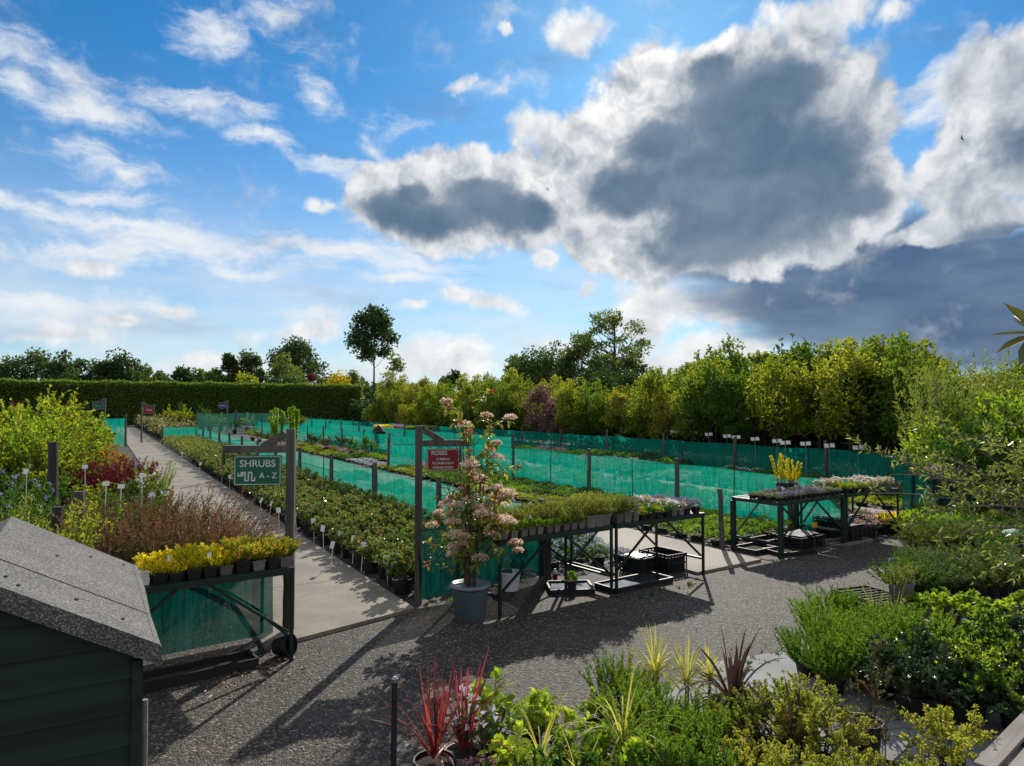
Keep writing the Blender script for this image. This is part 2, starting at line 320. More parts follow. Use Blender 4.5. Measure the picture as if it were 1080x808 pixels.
M['grass'] = L_('tawny_grass_leaf', [(.11, .15, .03), (.17, .2, .045), (.22, .22, .06)], .45)
M['cord'] = L_('red_cordyline_leaf', [(.13, .016, .02), (.21, .028, .032), (.30, .075, .065)], .45, (1.6, 1.2, 1.2), rough=.35)
M['cordy'] = L_('yellow_striped_leaf', [(.22, .26, .04), (.42, .4, .09), (.55, .5, .2)], .45)
M['phor'] = L_('bronze_strap_leaf', [(.028, .018, .014), (.05, .03, .02), (.08, .05, .032)], .25, (1.5, 1.2, 1.0), rough=.35)
M['baggesen'] = L_('golden_tiny_leaf', [(.16, .2, .03), (.25, .28, .045), (.34, .345, .08), (.09, .14, .025)], .48)
M['photinia'] = L_('photinia_leaf', [(.06, .12, .025), (.10, .16, .03), (.15, .2, .04), (.2, .17, .05)], .5, rough=.35)
M['photred'] = L_('photinia_young_leaf', [(.28, .025, .02), (.22, .05, .03), (.3, .1, .03)], .45, (1.6, 1.3, 1.1))
M['cream'] = L_('cream_blossom', [(.42, .31, .23), (.5, .39, .305), (.56, .47, .40)], .55, (1.2, 1.15, 1.1), vary=.08)
M['pinkf'] = L_('pink_blossom', [(.45, .2, .28), (.6, .32, .4)], .3, (1.1, 1.1, 1.1))
M['purplef'] = L_('purple_blossom', [(.17, .09, .28), (.3, .2, .42)], .3, (1.1, 1.1, 1.1))
M['bluef'] = L_('blue_blossom', [(.2, .22, .36), (.33, .35, .48)], .3, (1.1, 1.1, 1.1))
M['whitef'] = L_('white_blossom', [(.7, .7, .66), (.8, .8, .78)], .3, (1.05, 1.05, 1.05))
M['willow'] = L_('narrow_grey_leaf', [(.10, .14, .03), (.16, .2, .045), (.24, .26, .09)], .45, rough=.3, spec=.7)
M['rhodo'] = L_('leathery_leaf', [(.05, .06, .022), (.075, .08, .03)], .3, rough=.4)
M['litter'] = L_('dry_leaf', [(.2, .09, .05), (.3, .15, .09), (.25, .2, .12)], .2)

# ------------------------------------------------------------------ objects
def tag(o, label, cat, group=None, kind=None):
    if label: o['label'] = label
    if cat: o['category'] = cat
    if group: o['group'] = group
    if kind: o['kind'] = kind
    return o
def link(name, me, parent=None, loc=None):
    o = bpy.data.objects.new(name, me); C.objects.link(o)
    if parent: o.parent = parent
    if loc is not None: o.location = loc
    return o
def thing(name, label, cat, loc=(0, 0, 0), rz=0.0, group=None, sc=1.0):
    o = bpy.data.objects.new(name, None); C.objects.link(o); o.empty_display_size = .1
    o.location = loc; o.rotation_euler = (0, 0, rz); o.scale = (sc, sc, sc) if not isinstance(sc, tuple) else sc
    return tag(o, label, cat, group)
def part(name, mb, mats, parent, smooth=False, label=None):
    o = link(name, mb.mesh(name, mats if isinstance(mats, list) else [mats], smooth), parent)
    if label: o['label'] = label
    return o
def struct(name, mb, mats):
    o = link(name, mb.mesh(name, mats if isinstance(mats, list) else [mats])); o['kind'] = 'structure'; return o
class Proto:
    """a plant: parts [(name, MB, [materials], smooth)], placed as a thing with parts or, when small in the picture, as one mesh"""
    def __init__(s, name, parts): s.name = name; s.parts = parts; s.me = None; s.jo = None
    def place(s, loc, label, cat, group=None, rz=0.0, sc=1.0, near=True, name=None):
        nm = name or s.name
        kind = 'thing' if nm.endswith('grass') else None
        if near and len(s.parts) > 1:
            if s.me is None: s.me = [(n, mb.mesh(n, mats, sm)) for n, mb, mats, sm in s.parts]
            r = thing(nm, label, cat, loc, rz, group, sc); tag(r, None, None, None, kind)
            for n, me in s.me: link(n, me, r)
            return r
        if s.jo is None:
            J = MB(); mats = []
            for n, mb, mt, sm in s.parts: J.merge(mb, len(mats)); mats += mt
            s.jo = J.mesh(nm, mats)
        o = link(nm, s.jo, None, loc); o.rotation_euler = (0, 0, rz); o.scale = (sc, sc, sc) if not isinstance(sc, tuple) else sc
        return tag(o, label, cat, group, kind)

# ------------------------------------------------------------------ plant shapes
def pot(r=.11, h=.2, n=14, taper=.78, mat='black', square=False):
    mb = MB(); n = 4 if square else n; rot = PI / 4 if square else 0; k = 1.3 if square else 1
    r *= k
    lathe(mb, [(r * taper, 0), (r * .96, h * .86), (r * 1.05, h * .87), (r * 1.05, h), (r * .95, h), (r * .93, h * .9)], n, rot=rot)
    lathe(mb, [(r * .93, h * .86), (r * .93, h * .91), (r * .4, h * .95)], n, m=1, rot=rot)
    return ('pot', mb, [M[mat], M['soil']], False)
def stems_shrub(r, h, rad, nst, nl, L, Wd, z0=.15, t0=.35, side=.6, up=.4, base=.06, big=False, twigs=2, stem_r=.006, round_=1.0, droop=.0, flat=.75):
    """stems fan out from the base, each with side twigs; leaves sit along their outer ends, so the crown clumps and shows gaps"""
    st, lf = MB(), MB(); P, D = [], []
    for i in range(nst):
        a = r.uniform(0, 2 * PI); rr = rad * math.sqrt(r.uniform(.0, 1)); hz = h * (r.uniform(.68, 1.03)) * (1 - .45 * round_ * (rr / rad) ** 2)
        b = np.array([math.cos(a) * base * r.uniform(), math.sin(a) * base * r.uniform(), z0 * .9])
        e = np.array([math.cos(a) * rr, math.sin(a) * rr, max(hz, z0 + .05)])
        c = np.array([b[0] * .6 + e[0] * .35, b[1] * .6 + e[1] * .35, b[2] + (e[2] - b[2]) * .62])
        ts = np.linspace(0, 1, 5)[:, None]; pts = b * (1 - ts) ** 2 + 2 * c * ts * (1 - ts) + e * ts ** 2
        tube(st, pts, stem_r, stem_r * .4, 3, cap=False)
        lines = [(pts, t0)]
        for k in range(twigs):
            q = r.uniform(.35, .85); p0 = b * (1 - q) ** 2 + 2 * c * q * (1 - q) + e * q * q
            d = rv(r, 1)[0] * .7 + np.array([math.cos(a) * .4, math.sin(a) * .4, .7]); d /= np.linalg.norm(d)
            ln = (h - z0) * r.uniform(.16, .32); tw = np.array([p0, p0 + d * ln * .5, p0 + d * ln])
            tube(st, tw, stem_r * .5, stem_r * .3, 3, cap=False); lines.append((tw, .15))
        n1 = max(1, nl // (nst * len(lines)))
        for pp, tt in lines:
            t = r.uniform(tt, 1, n1) ** .85; x = t * (len(pp) - 1); i0 = np.minimum(x.astype(int), len(pp) - 2); fr = (x - i0)[:, None]
            q = pp[i0] * (1 - fr) + pp[i0 + 1] * fr; tg = unit(pp[i0 + 1] - pp[i0])
            P.append(q); D.append(unit(tg * .5 + rv(r, n1) * side + np.array([0, 0, up - droop])))
    P = np.concatenate(P); D = np.concatenate(D); n = len(P)
    Ls = L * r.uniform(.65, 1.2, n); Ws = Wd * r.uniform(.7, 1.2, n)
    (bigleaves if big else leaves)(lf, r, P, D, Ls, Ws, face_up=flat)
    return st, lf, P, D
def tree_mesh(r, h, z0, rx, K, nl, L, Wd, tr, sig=.32, flat=1.0, top=1.0, lean=0.0, limbs=True, shape=1.0, spikes=0):
    tk, cr = MB(), MB()
    k = 7; zs = np.linspace(0, h * .86, k); wob = np.cumsum(r.normal(size=(k, 2)) * h * .008, 0)
    pts = np.c_[wob[:, 0] + lean * zs, wob[:, 1], zs]; tube(tk, pts, tr, tr * .25, 7)
    cz, rz = (z0 + h) / 2, (h - z0) / 2; P, D = [], []
    for i in range(K):
        v = rv(r, 1)[0]; q = r.uniform(.35, 1) ** .6; zc = v[2] * q
        w = (1 - max(0, zc) ** 2 * .5 * top) * (1 if zc > -.2 else shape)
        c = np.array([v[0] * rx * q * w + lean * cz, v[1] * rx * q * w, cz + zc * rz * .92])
        if limbs:
            zt = max(z0 * .75, min(h * .82, c[2] - math.hypot(c[0], c[1]) * r.uniform(.5, 1.1))); f = zt / (h * .86) * (k - 1); i0 = min(int(f), k - 2)
            p0 = pts[i0] * (1 - f + i0) + pts[i0 + 1] * (f - i0); mid = p0 * .45 + c * .55 + np.array([0, 0, -.05 * h * r.uniform()])
            tube(tk, [p0, mid, c], tr * (.34 if K < 30 else .26), tr * .06, 4, cap=False)
        n = max(4, int(nl / K * r.uniform(.6, 1.4))); s = sig * rx * r.uniform(.7, 1.25)
        o = rv(r, n) * (r.uniform(0, 1, (n, 1)) ** .45) * s * 1.45; o[:, 2] *= flat
        P.append(c + o); D.append(unit(rv(r, n) * .8 + o / s * .5 + np.array([0, 0, .1])))
    for i in range(int(spikes)):
        ang_ = r.uniform(0, 2 * PI); q = rx * .8 * math.sqrt(r.uniform()); zt = h * r.uniform(.86, 1.09) - q / rx * h * .14; n = int(nl / K * .38); t = r.uniform(0, 1, (n, 1))
        base = np.array([math.cos(ang_) * q, math.sin(ang_) * q, zt - h * .24]); tip = np.array([math.cos(ang_) * q * 1.15, math.sin(ang_) * q * 1.15, zt])
        P.append(base + (tip - base) * t + rv(r, n) * .13 * rx * (1.05 - t)); D.append(unit(rv(r, n) + np.array([0, 0, .5]))); tube(tk, [base, tip], .012, .004, 3, cap=False)
    P = np.concatenate(P); D = np.concatenate(D); P[:, 2] = np.maximum(P[:, 2], z0 * .7); n = len(P)
    leaves(cr, r, P, D, L * r.uniform(.6, 1.25, n), Wd * r.uniform(.6, 1.25, n), face_up=.45)
    return tk, cr
def R(i): return np.random.default_rng(i)
def shrub(name, seed, mat, h, rad, nst, nl, L, Wd, potr=.11, poth=.2, potmat='black', flower=None, stemmat='twig', fn=0, fsize=.02, square=False, **kw):
    r = R(seed); st, lf, P, D = stems_shrub(r, h, rad, nst, nl, L, Wd, z0=poth * .9 if potr else .02, **kw)
    parts = []
    if potr: parts.append(pot(potr, poth, mat=potmat, square=square))
    parts += [('stems', st, [M[stemmat]], False), ('foliage', lf, [M[mat]], False)]
    if flower:
        f = MB(); zz = P[:, 2] + P[:, 0] * 0; idx = np.argsort(-(zz / h + np.hypot(P[:, 0], P[:, 1]) / rad * .5) + r.uniform(0, .35, len(P)))[:fn]
        q = np.repeat(P[idx], 5, 0) + r.normal(size=(len(idx) * 5, 3)) * fsize * .6 + np.array([0, 0, fsize * .5])
        leaves(f, r, q, rv(r, len(q)) + np.array([0, 0, .5]), fsize, fsize * .9); parts.append(('blossom', f, [M[flower]], False))
    return Proto(name, parts)
def strap(name, seed, mat, n, L, w, el=(.5, 1.45), droop=(.4, 1.6), z0=.2, potr=.1, poth=.2, potmat='black', trunk=0.0, soil='soil'):
    r = R(seed); b = MB(); parts = []
    if potr: parts.append(pot(potr, poth, mat=potmat))
    if trunk:
        t = MB(); tube(t, [(0, 0, poth * .9), (.01, 0, poth + trunk)], .022, .018, 7); parts.append(('stem', t, [M['dark_post']], False)); z0 = poth + trunk
    for i in range(n):
        f = i / n; e = el[1] - (el[1] - el[0]) * f + r.uniform(-.12, .12); az = i * 2.4 + r.uniform(-.4, .4)
        blade(b, (math.cos(az) * .012, math.sin(az) * .012, z0 + r.uniform(-.02, .03)), az, e, L * r.uniform(.65, 1.1), w * r.uniform(.7, 1.2), droop[0] + (droop[1] - droop[0]) * f * r.uniform(.5, 1.2))
    parts.append(('leaves', b, [M[mat]], False)); return Proto(name, parts)
def upright(name, seed, mat, h, rad, nst, per, L, Wd, potr=.1, poth=.16, potmat='black', tipmat=None, tip=.75, flower=None, spread=.35, stemmat='gstem', square=False, jit=.25):
    """many near-vertical stems set with short leaves (heather, willow-like shoots, fine grasses)"""
    r = R(seed); st, lf, tp = MB(), MB(), MB(); z0 = poth * .9 if potr else 0; Ps, Ds, T = [], [], []
    for i in range(nst):
        a = r.uniform(0, 2 * PI); q = math.sqrt(r.uniform()); b = np.array([math.cos(a) * q * rad * .45, math.sin(a) * q * rad * .45, z0])
        hh = h * r.uniform(.62, 1.05) - z0; e = b + np.array([math.cos(a) * q * rad * (.55 + spread), math.sin(a) * q * rad * (.55 + spread), hh]) + np.append(r.normal(size=2) * rad * jit * .5, 0)
        mid = (b + e) / 2 + np.append(r.normal(size=2) * rad * .12, hh * .06); tube(st, [b, mid, e], .004, .0015, 3, cap=False)
        t = r.uniform(.15, 1, per); pp = np.where(t[:, None] < .5, b + (mid - b) * t[:, None] * 2, mid + (e - mid) * (t[:, None] - .5) * 2)
        Ps.append(pp); Ds.append(unit(unit(e - b)[None] * .9 + rv(r, per) * .75)); T.append(t)
    P, D, T = np.concatenate(Ps), np.concatenate(Ds), np.concatenate(T); n = len(P); Ls = L * r.uniform(.6, 1.2, n); Ws = Wd * r.uniform(.7, 1.2, n)
    parts = [pot(potr, poth, mat=potmat, square=square)] if potr else []
    parts.append(('stems', st, [M[stemmat]], False))
    if tipmat:
        k = T > tip; leaves(tp, r, P[k], D[k], Ls[k], Ws[k], face_up=.3); P, D, Ls, Ws = P[~k], D[~k], Ls[~k], Ws[~k]
    leaves(lf, r, P, D, Ls, Ws, face_up=.3); parts.append(('foliage', lf, [M[mat]], False))
    if tipmat: parts.append(('tips', tp, [M[tipmat]], False))
    return Proto(name, parts)
def mound(name, seed, mat, h, rad, n, L, Wd, potr=.055, poth=.09, potmat='black', flower=None, fn=0, fs=.018, square=True):
    r = R(seed); lf = MB(); v = rv(r, n); v[:, 2] = abs(v[:, 2]); q = r.uniform(.55, 1, (n, 1)) ** .5
    P = v * q * np.array([rad, rad, h - poth]) + np.array([0, 0, poth * .9]); leaves(lf, r, P, unit(v + rv(r, n) * .7 + np.array([0, 0, .5])), L * r.uniform(.6, 1.2, n), Wd * r.uniform(.7, 1.2, n))
    parts = [pot(potr, poth, mat=potmat, square=square)] if potr else []
    parts.append(('foliage', lf, [M[mat]], False))
    if flower:
        f = MB(); v = rv(r, fn); v[:, 2] = abs(v[:, 2]) * .8 + .2; q = np.repeat(v * np.array([rad, rad, h - poth]) * 1.06 + np.array([0, 0, poth]), 4, 0) + r.normal(size=(fn * 4, 3)) * fs * .4
        leaves(f, r, q, rv(r, len(q)) + np.array([0, 0, .4]), fs, fs); parts.append(('blossom', f, [M[flower]], False))
    return Proto(name, parts)

# ================================================================== camera, sun, sky
cam = bpy.data.objects.new('camera', bpy.data.cameras.new('camera')); C.objects.link(cam); scene.camera = cam
cam.location = (0, 0, H); cam.rotation_euler = (PI / 2 + PITCH, 0, 0)
cam.data.sensor_width = 36; cam.data.lens = 25.0; cam.data.clip_end = 5000; cam.data.clip_start = .05
el, az = math.radians(SUN_EL), math.radians(SUN_AZ)
sd = Vector((math.sin(az) * math.cos(el), math.cos(az) * math.cos(el), math.sin(el)))
sun = bpy.data.objects.new('sun', bpy.data.lights.new('sun', 'SUN')); C.objects.link(sun)
sun.data.energy = 3.9; sun.data.angle = math.radians(.5); sun.data.color = (1, .93, .82)
sun.rotation_euler = sd.to_track_quat('Z', 'Y').to_euler(); sun.location = (0, 0, 30)

def make_sky():
    w = bpy.data.worlds.new('World'); scene.world = w; w.use_nodes = True; nt = w.node_tree; nt.nodes.clear()
    def val(x):
        return x
    def mth(op, a, b=None, c=None, clamp=False):
        n = nt.nodes.new('ShaderNodeMath'); n.operation = op; n.use_clamp = clamp
        for i, x in enumerate((a, b, c)):
            if x is None: continue
            if isinstance(x, (int, float)): n.inputs[i].default_value = x
            else: lk(nt, x, n.inputs[i])
        return n.outputs[0]
    def smooth(x, a, b):
        n = nt.nodes.new('ShaderNodeMapRange'); n.interpolation_type = 'SMOOTHSTEP'; n.inputs[1].default_value = a; n.inputs[2].default_value = b
        lk(nt, x, n.inputs[0]); return n.outputs[0]
    def mixc(f, a, b):
        n = nt.nodes.new('ShaderNodeMix'); n.data_type = 'RGBA'
        if isinstance(f, float): n.inputs[0].default_value = f
        else: lk(nt, f, n.inputs[0])
        for i, x in ((6, a), (7, b)):
            if isinstance(x, tuple): n.inputs[i].default_value = (*x, 1)
            else: lk(nt, x, n.inputs[i])
        return n.outputs[2]
    sky = nt.nodes.new('ShaderNodeTexSky'); sky.sky_type = 'NISHITA'; sky.sun_disc = False
    sky.sun_elevation = el; sky.sun_rotation = az; sky.air_density = 1.0; sky.dust_density = .25; sky.ozone_density = 2.5; sky.altitude = 100
    hs = nt.nodes.new('ShaderNodeHueSaturation'); hs.inputs['Saturation'].default_value = 1.12; hs.inputs['Value'].default_value = .92
    tint = nt.nodes.new('ShaderNodeMix'); tint.data_type = 'RGBA'; tint.blend_type = 'MULTIPLY'; tint.inputs[0].default_value = 1; tint.inputs[7].default_value = (.46, .78, .98, 1)
    lk(nt, sky.outputs[0], tint.inputs[6]); lk(nt, tint.outputs[2], hs.inputs['Color'])
    tc = nt.nodes.new('ShaderNodeTexCoord'); sp = nt.nodes.new('ShaderNodeSeparateXYZ'); lk(nt, tc.outputs['Generated'], sp.inputs[0])
    A = mth('ARCTAN2', sp.outputs[0], sp.outputs[1]); E = mth('ARCSINE', sp.outputs[2])
    cb = nt.nodes.new('ShaderNodeCombineXYZ'); lk(nt, A, cb.inputs[0]); lk(nt, E, cb.inputs[1]); P = cb.outputs[0]
    def noise(vec, scale, det, rough=.55, st=(1, 1, 1), off=(0, 0, 0), rot=0.0, dist=0.0):
        mp = nt.nodes.new('ShaderNodeMapping'); mp.inputs['Scale'].default_value = st; mp.inputs['Location'].default_value = off; mp.inputs['Rotation'].default_value = (0, 0, rot)
        lk(nt, vec, mp.inputs[0]); n = nt.nodes.new('ShaderNodeTexNoise'); n.inputs['Scale'].default_value = scale; n.inputs['Detail'].default_value = det; n.inputs['Roughness'].default_value = rough; n.inputs['Distortion'].default_value = dist
        lk(nt, mp.outputs[0], n.inputs['Vector']); return n
    # edges of every cloud are bent by one slow noise
    wn = noise(P, 9.0, 6, .6); sub = nt.nodes.new('ShaderNodeVectorMath'); sub.operation = 'SUBTRACT'; lk(nt, wn.outputs['Color'], sub.inputs[0]); sub.inputs[1].default_value = (.5, .5, .5)
    scl = nt.nodes.new('ShaderNodeVectorMath'); scl.operation = 'SCALE'; lk(nt, sub.outputs[0], scl.inputs[0]); scl.inputs['Scale'].default_value = .062
    ad = nt.nodes.new('ShaderNodeVectorMath'); lk(nt, P, ad.inputs[0]); lk(nt, scl.outputs[0], ad.inputs[1]); PW = ad.outputs[0]
    def ang(px, py):
        x = (px - 540) / 750; yu = (404 - py) / 750
        v = Vector((x, math.cos(PITCH) - math.sin(PITCH) * yu, math.sin(PITCH) + math.cos(PITCH) * yu)).normalized()
        return math.atan2(v.x, v.y), math.asin(v.z)
    def field(blobs, vec, k_=.12):
        out = None
        for b in blobs:
            px, py, rx, ry = b[:4]; rot = math.radians(b[4]) if len(b) > 4 else 0; wt = b[5] if len(b) > 5 else 1.0
            a, e = ang(px, py); c = math.cos(a)
            mp = nt.nodes.new('ShaderNodeMapping'); mp.vector_type = 'TEXTURE'; mp.inputs['Location'].default_value = (a, e, 0)
            mp.inputs['Rotation'].default_value = (0, 0, rot); mp.inputs['Scale'].default_value = (rx / 750 * c * c * 1.0 + .0001, ry / 750 * c, 1)
            lk(nt, vec, mp.inputs[0]); g = nt.nodes.new('ShaderNodeTexGradient'); g.gradient_type = 'SPHERICAL'; lk(nt, mp.outputs[0], g.inputs[0])
            o = g.outputs['Fac'] if wt == 1 else mth('MULTIPLY', g.outputs['Fac'], wt)
            out = o if out is None else mth('SMOOTH_MAX', out, o, k_)
        return out
    big = [(770, 165, 200, 135), (690, 125, 95, 85), (640, 185, 95, 90), (690, 235, 130, 75), (800, 240, 140, 66), (850, 160, 115, 90), (895, 185, 75, 70), (750, 85, 85, 55), (615, 225, 60, 60, 0, .8), (478, 212, 140, 66), (430, 205, 92, 52), (540, 208, 80, 62), (490, 190, 90, 50),
           (1075, 125, 120, 115, 0, .85), (1025, 185, 90, 46, 0, .75), (1030, 228, 115, 26, 4), (915, 108, 44, 26, 20, .55)]
    core = [(800, 168, 160, 100), (850, 192, 110, 78), (700, 150, 60, 34), (905, 205, 50, 34), (745, 70, 40, 26), (835, 100, 70, 46), (730, 190, 135, 66), (765, 240, 150, 66), (665, 198, 70, 44), (770, 105, 95, 62), (415, 222, 62, 28), (470, 230, 76, 32), (528, 226, 66, 36), (505, 204, 56, 28), (560, 224, 36, 28), (440, 205, 30, 16), (1080, 155, 80, 60, 0, .6), (1050, 246, 90, 28, 0, .7)]
    low = [(930, 305, 270, 85, 0, 1.15), (1040, 330, 230, 90, 0, 1.2), (850, 280, 150, 60), (1060, 285, 160, 65, 0, 1.1), (780, 270, 120, 40, 0, .9), (940, 250, 140, 50)]
    puff = [(508, 318, 75, 24, -12, .8), (480, 312, 40, 22, 0, .75), (612, 30, 60, 36, 10, .8), (560, 142, 52, 36, 0, .6), (338, 212, 30, 16, 0, .8), (575, 273, 24, 17, 0, .75), (612, 310, 24, 18, 0, .6), (90, 280, 65, 22, -10, .75), (130, 338, 45, 13, 0, .7),
            (182, 327, 45, 14, 0, .7), (700, 318, 100, 42, 0, .85), (790, 322, 130, 36, 0, .8), (670, 345, 60, 25, 0, .65), (860, 320, 80, 26, 0, .6), (868, 18, 80, 34, 0, .6), (940, 8, 70, 30, 0, .55), (815, 12, 40, 22, 0, .55), (685, 52, 66, 24, 20, .6), (395, 150, 40, 24, -30, .55), (487, 90, 36, 12, 10, .65), (435, 325, 30, 10, 0, .6), (610, 210, 60, 90, 0, .5), (532, 37, 16, 14, 0, .7),
            (470, 378, 180, 42, 0, .62), (600, 372, 90, 30, 0, .55), (230, 390, 150, 28, 0, .58), (60, 352, 120, 26, 0, .6), (20, 355, 60, 18, 0, .6), (320, 352, 90, 22, 0, .55), (750, 368, 140, 30, 0, .6), (690, 385, 120, 30, 0, .55)]
    wisp = [(300, 15, 85, 36, -20, .9), (215, 22, 70, 40, 0, .7), (60, 68, 115, 36, -12, .85), (20, 78, 60, 26, 0, .8), (110, 118, 120, 26, -8, .85), (220, 108, 120, 26, -4, .9), (100, 165, 130, 26, -6, .85), (130, 180, 60, 30, 0, .8), (110, 205, 100, 14, 0, .9), (120, 232, 190, 20, -3), (40, 218, 130, 18, -3), (280, 148, 60, 18, 6, .9), (332, 100, 45, 24, -30, .8), (350, 172, 90, 18, 0, .7),
            (360, 262, 190, 24, -6), (230, 258, 280, 40, -4, .85), (250, 285, 70, 11, -6), (430, 295, 90, 10, 0, .8), (60, 262, 170, 34, 0, .75), (340, 335, 90, 16, 0, .7), (60, 320, 210, 30, 0, .8), (1000, 95, 110, 40, 30, .85), (960, 205, 60, 30, 0, .7), (540, 90, 60, 26, 0, .5), (420, 130, 60, 18, 0, .55), (390, 210, 50, 14, 0, .5)]
    def lumps(vec):
        v = nt.nodes.new('ShaderNodeTexVoronoi'); v.feature = 'F1'; v.inputs['Scale'].default_value = 11.0; v.inputs['Detail'].default_value = 3.0; v.inputs['Roughness'].default_value = .56; v.inputs['Lacunarity'].default_value = 2.3; v.normalize = True
        lk(nt, vec, v.inputs['Vector']); bl = mth('SUBTRACT', .78, mth('MULTIPLY', v.outputs['Distance'], 1.35))
        return mth('ADD', mth('MULTIPLY', bl, .5), mth('MULTIPLY', noise(vec, 12.0, 8, .56).outputs[0], .6))
    def shift(k):
        s_ = nt.nodes.new('ShaderNodeVectorMath'); s_.operation = 'SCALE'; lk(nt, nm.outputs[0], s_.inputs[0]); s_.inputs['Scale'].default_value = k
        p_ = nt.nodes.new('ShaderNodeVectorMath'); lk(nt, PL, p_.inputs[0]); lk(nt, s_.outputs[0], p_.inputs[1]); return p_.outputs[0]
    # lumps sit on a slightly bent grid
    w2 = noise(P, 14.0, 4, .5); s2 = nt.nodes.new('ShaderNodeVectorMath'); s2.operation = 'SUBTRACT'; lk(nt, w2.outputs['Color'], s2.inputs[0]); s2.inputs[1].default_value = (.5, .5, .5)
    s3 = nt.nodes.new('ShaderNodeVectorMath'); s3.operation = 'SCALE'; lk(nt, s2.outputs[0], s3.inputs[0]); s3.inputs['Scale'].default_value = .05
    a3 = nt.nodes.new('ShaderNodeVectorMath'); lk(nt, P, a3.inputs[0]); lk(nt, s3.outputs[0], a3.inputs[1]); PL = a3.outputs[0]
    # the same lumps one step towards the sun tell the lit side
    sa, se = math.radians(SUN_AZ), math.radians(SUN_EL)
    tv = nt.nodes.new('ShaderNodeVectorMath'); tv.operation = 'SUBTRACT'; tv.inputs[0].default_value = (sa, se, 0); lk(nt, P, tv.inputs[1])
    nm = nt.nodes.new('ShaderNodeVectorMath'); nm.operation = 'NORMALIZE'; lk(nt, tv.outputs[0], nm.inputs[0])
    n0 = lumps(PL); relief = mth('SUBTRACT', n0, lumps(shift(.020)))
    ln = nt.nodes.new('ShaderNodeVectorMath'); ln.operation = 'LENGTH'; lk(nt, tv.outputs[0], ln.inputs[0])
    prox = smooth(ln.outputs['Value'], .6, .05)          # near the sun the rims glow
    fb = field(big, PW); fc = field(core, PW, .3); fl = field(low, PW); fp = field(puff, PW); fw = field(wisp, PW)
    nA = mth('SUBTRACT', n0, .50)
    col = hs.outputs[0]
    # pale haze and veil low in the sky
    col = mixc(mth('MULTIPLY', smooth(E, .45, -.02), .45), col, (5.6, 6.2, 7.0))
    nv = noise(P, 4.0, 6, .58, st=(1, 4, 1)).outputs[0]
    veil = mth('MULTIPLY', mth('MULTIPLY', smooth(E, .33, .0), smooth(nv, .25, .68)), .8)
    col = mixc(veil, col, (6.6, 6.9, 7.3))
    # wind-drawn wisps, and a thin scatter of them all over
    nw = noise(PW, 8.0, 11, .64, st=(1, 2.5, 1), rot=.14, dist=.3).outputs[0]
    nw2 = noise(PW, 19.0, 8, .62, st=(1, 2.2, 1), rot=.1, off=(2, 5, 0)).outputs[0]
    dW = mth('ADD', mth('MULTIPLY', fw, .9), mth('ADD', mth('MULTIPLY', mth('SUBTRACT', nw, .5), 2.3), mth('MULTIPLY', mth('SUBTRACT', nw2, .5), .8)))
    aW = mth('MULTIPLY', mth('MULTIPLY', smooth(dW, .08, .95), .92), smooth(fw, .0, .3))
    thin = mth('MULTIPLY', mth('MULTIPLY', smooth(nw, .5, .82), smooth(nw2, .35, .7)), .5)
    aW = mth('MAXIMUM', aW, thin)
    col = mixc(aW, col, (7.0, 7.25, 7.5))
    # puffs
    dP = mth('ADD', fp, mth('MULTIPLY', nA, 1.5)); aP = mth('MULTIPLY', mth('MULTIPLY', smooth(dP, .16, .52), smooth(fp, .02, .3)), .95)
    shP = mth('ADD', mth('MULTIPLY', relief, 2.2), mth('SUBTRACT', .78, mth('MULTIPLY', smooth(dP, .5, 1.1), .45)), clamp=True)
    col = mixc(aP, col, mixc(shP, (2.9, 3.4, 4.1), (8.1, 8.1, 8.0)))
    # low dark stratus on the right
    nl = noise(P, 5.0, 7, .5, st=(1, 3.4, 1)).outputs[0]
    dL = mth('ADD', fl, mth('MULTIPLY', mth('SUBTRACT', nl, .5), .9)); aL = mth('MULTIPLY', smooth(dL, .05, .55), .96)
    col = mixc(aL, col, mixc(smooth(nl, .3, .72), (.52, 1.0, 1.9), (1.3, 1.95, 2.9)))
    # bright torn scraps in front of the stratus
    # the big backlit cumulus: bright where it is thin, blue-grey where it is thick
    dB = mth('ADD', fb, mth('MULTIPLY', nA, .95)); aB = mth('MULTIPLY', smooth(dB, .08, .25), smooth(fb, .0, .16))
    dC = mth('ADD', mth('ADD', fc, mth('MULTIPLY', mth('ADD', nA, -.05), .85)), mth('MULTIPLY', relief, -1.15))
    thick = smooth(dC, -.14, .42); deep = smooth(dC, .08, .6)
    rim = mixc(prox, (7.4, 7.5, 7.7), (9.8, 9.6, 9.3))
    rimc = mixc(mth('ADD', mth('MULTIPLY', relief, 5.0), .76, clamp=True), (4.3, 4.7, 5.3), rim)
    nd_ = noise(P, 5.0, 7, .5, off=(3, 1, 0), st=(1, 1.5, 1)).outputs[0]
    core_c = mixc(smooth(mth('ADD', nd_, mth('MULTIPLY', relief, .5)), .32, .7), (.85, 1.45, 2.25), (1.7, 2.25, 2.95))
    core_c = mixc(deep, (2.9, 3.35, 3.95), core_c)
    col = mixc(aB, col, mixc(thick, rimc, core_c))
    # broken unseen cloud behind and overhead, added to whiten and raise the fill light
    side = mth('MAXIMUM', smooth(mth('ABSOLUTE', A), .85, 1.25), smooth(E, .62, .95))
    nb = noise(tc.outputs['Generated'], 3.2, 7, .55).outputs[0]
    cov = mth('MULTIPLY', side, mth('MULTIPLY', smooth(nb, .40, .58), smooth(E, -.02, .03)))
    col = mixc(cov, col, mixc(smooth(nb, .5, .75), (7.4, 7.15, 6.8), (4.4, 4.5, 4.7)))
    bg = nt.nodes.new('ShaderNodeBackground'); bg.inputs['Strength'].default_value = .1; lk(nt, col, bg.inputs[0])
    o = nt.nodes.new('ShaderNodeOutputWorld'); lk(nt, bg.outputs[0], o.inputs[0])
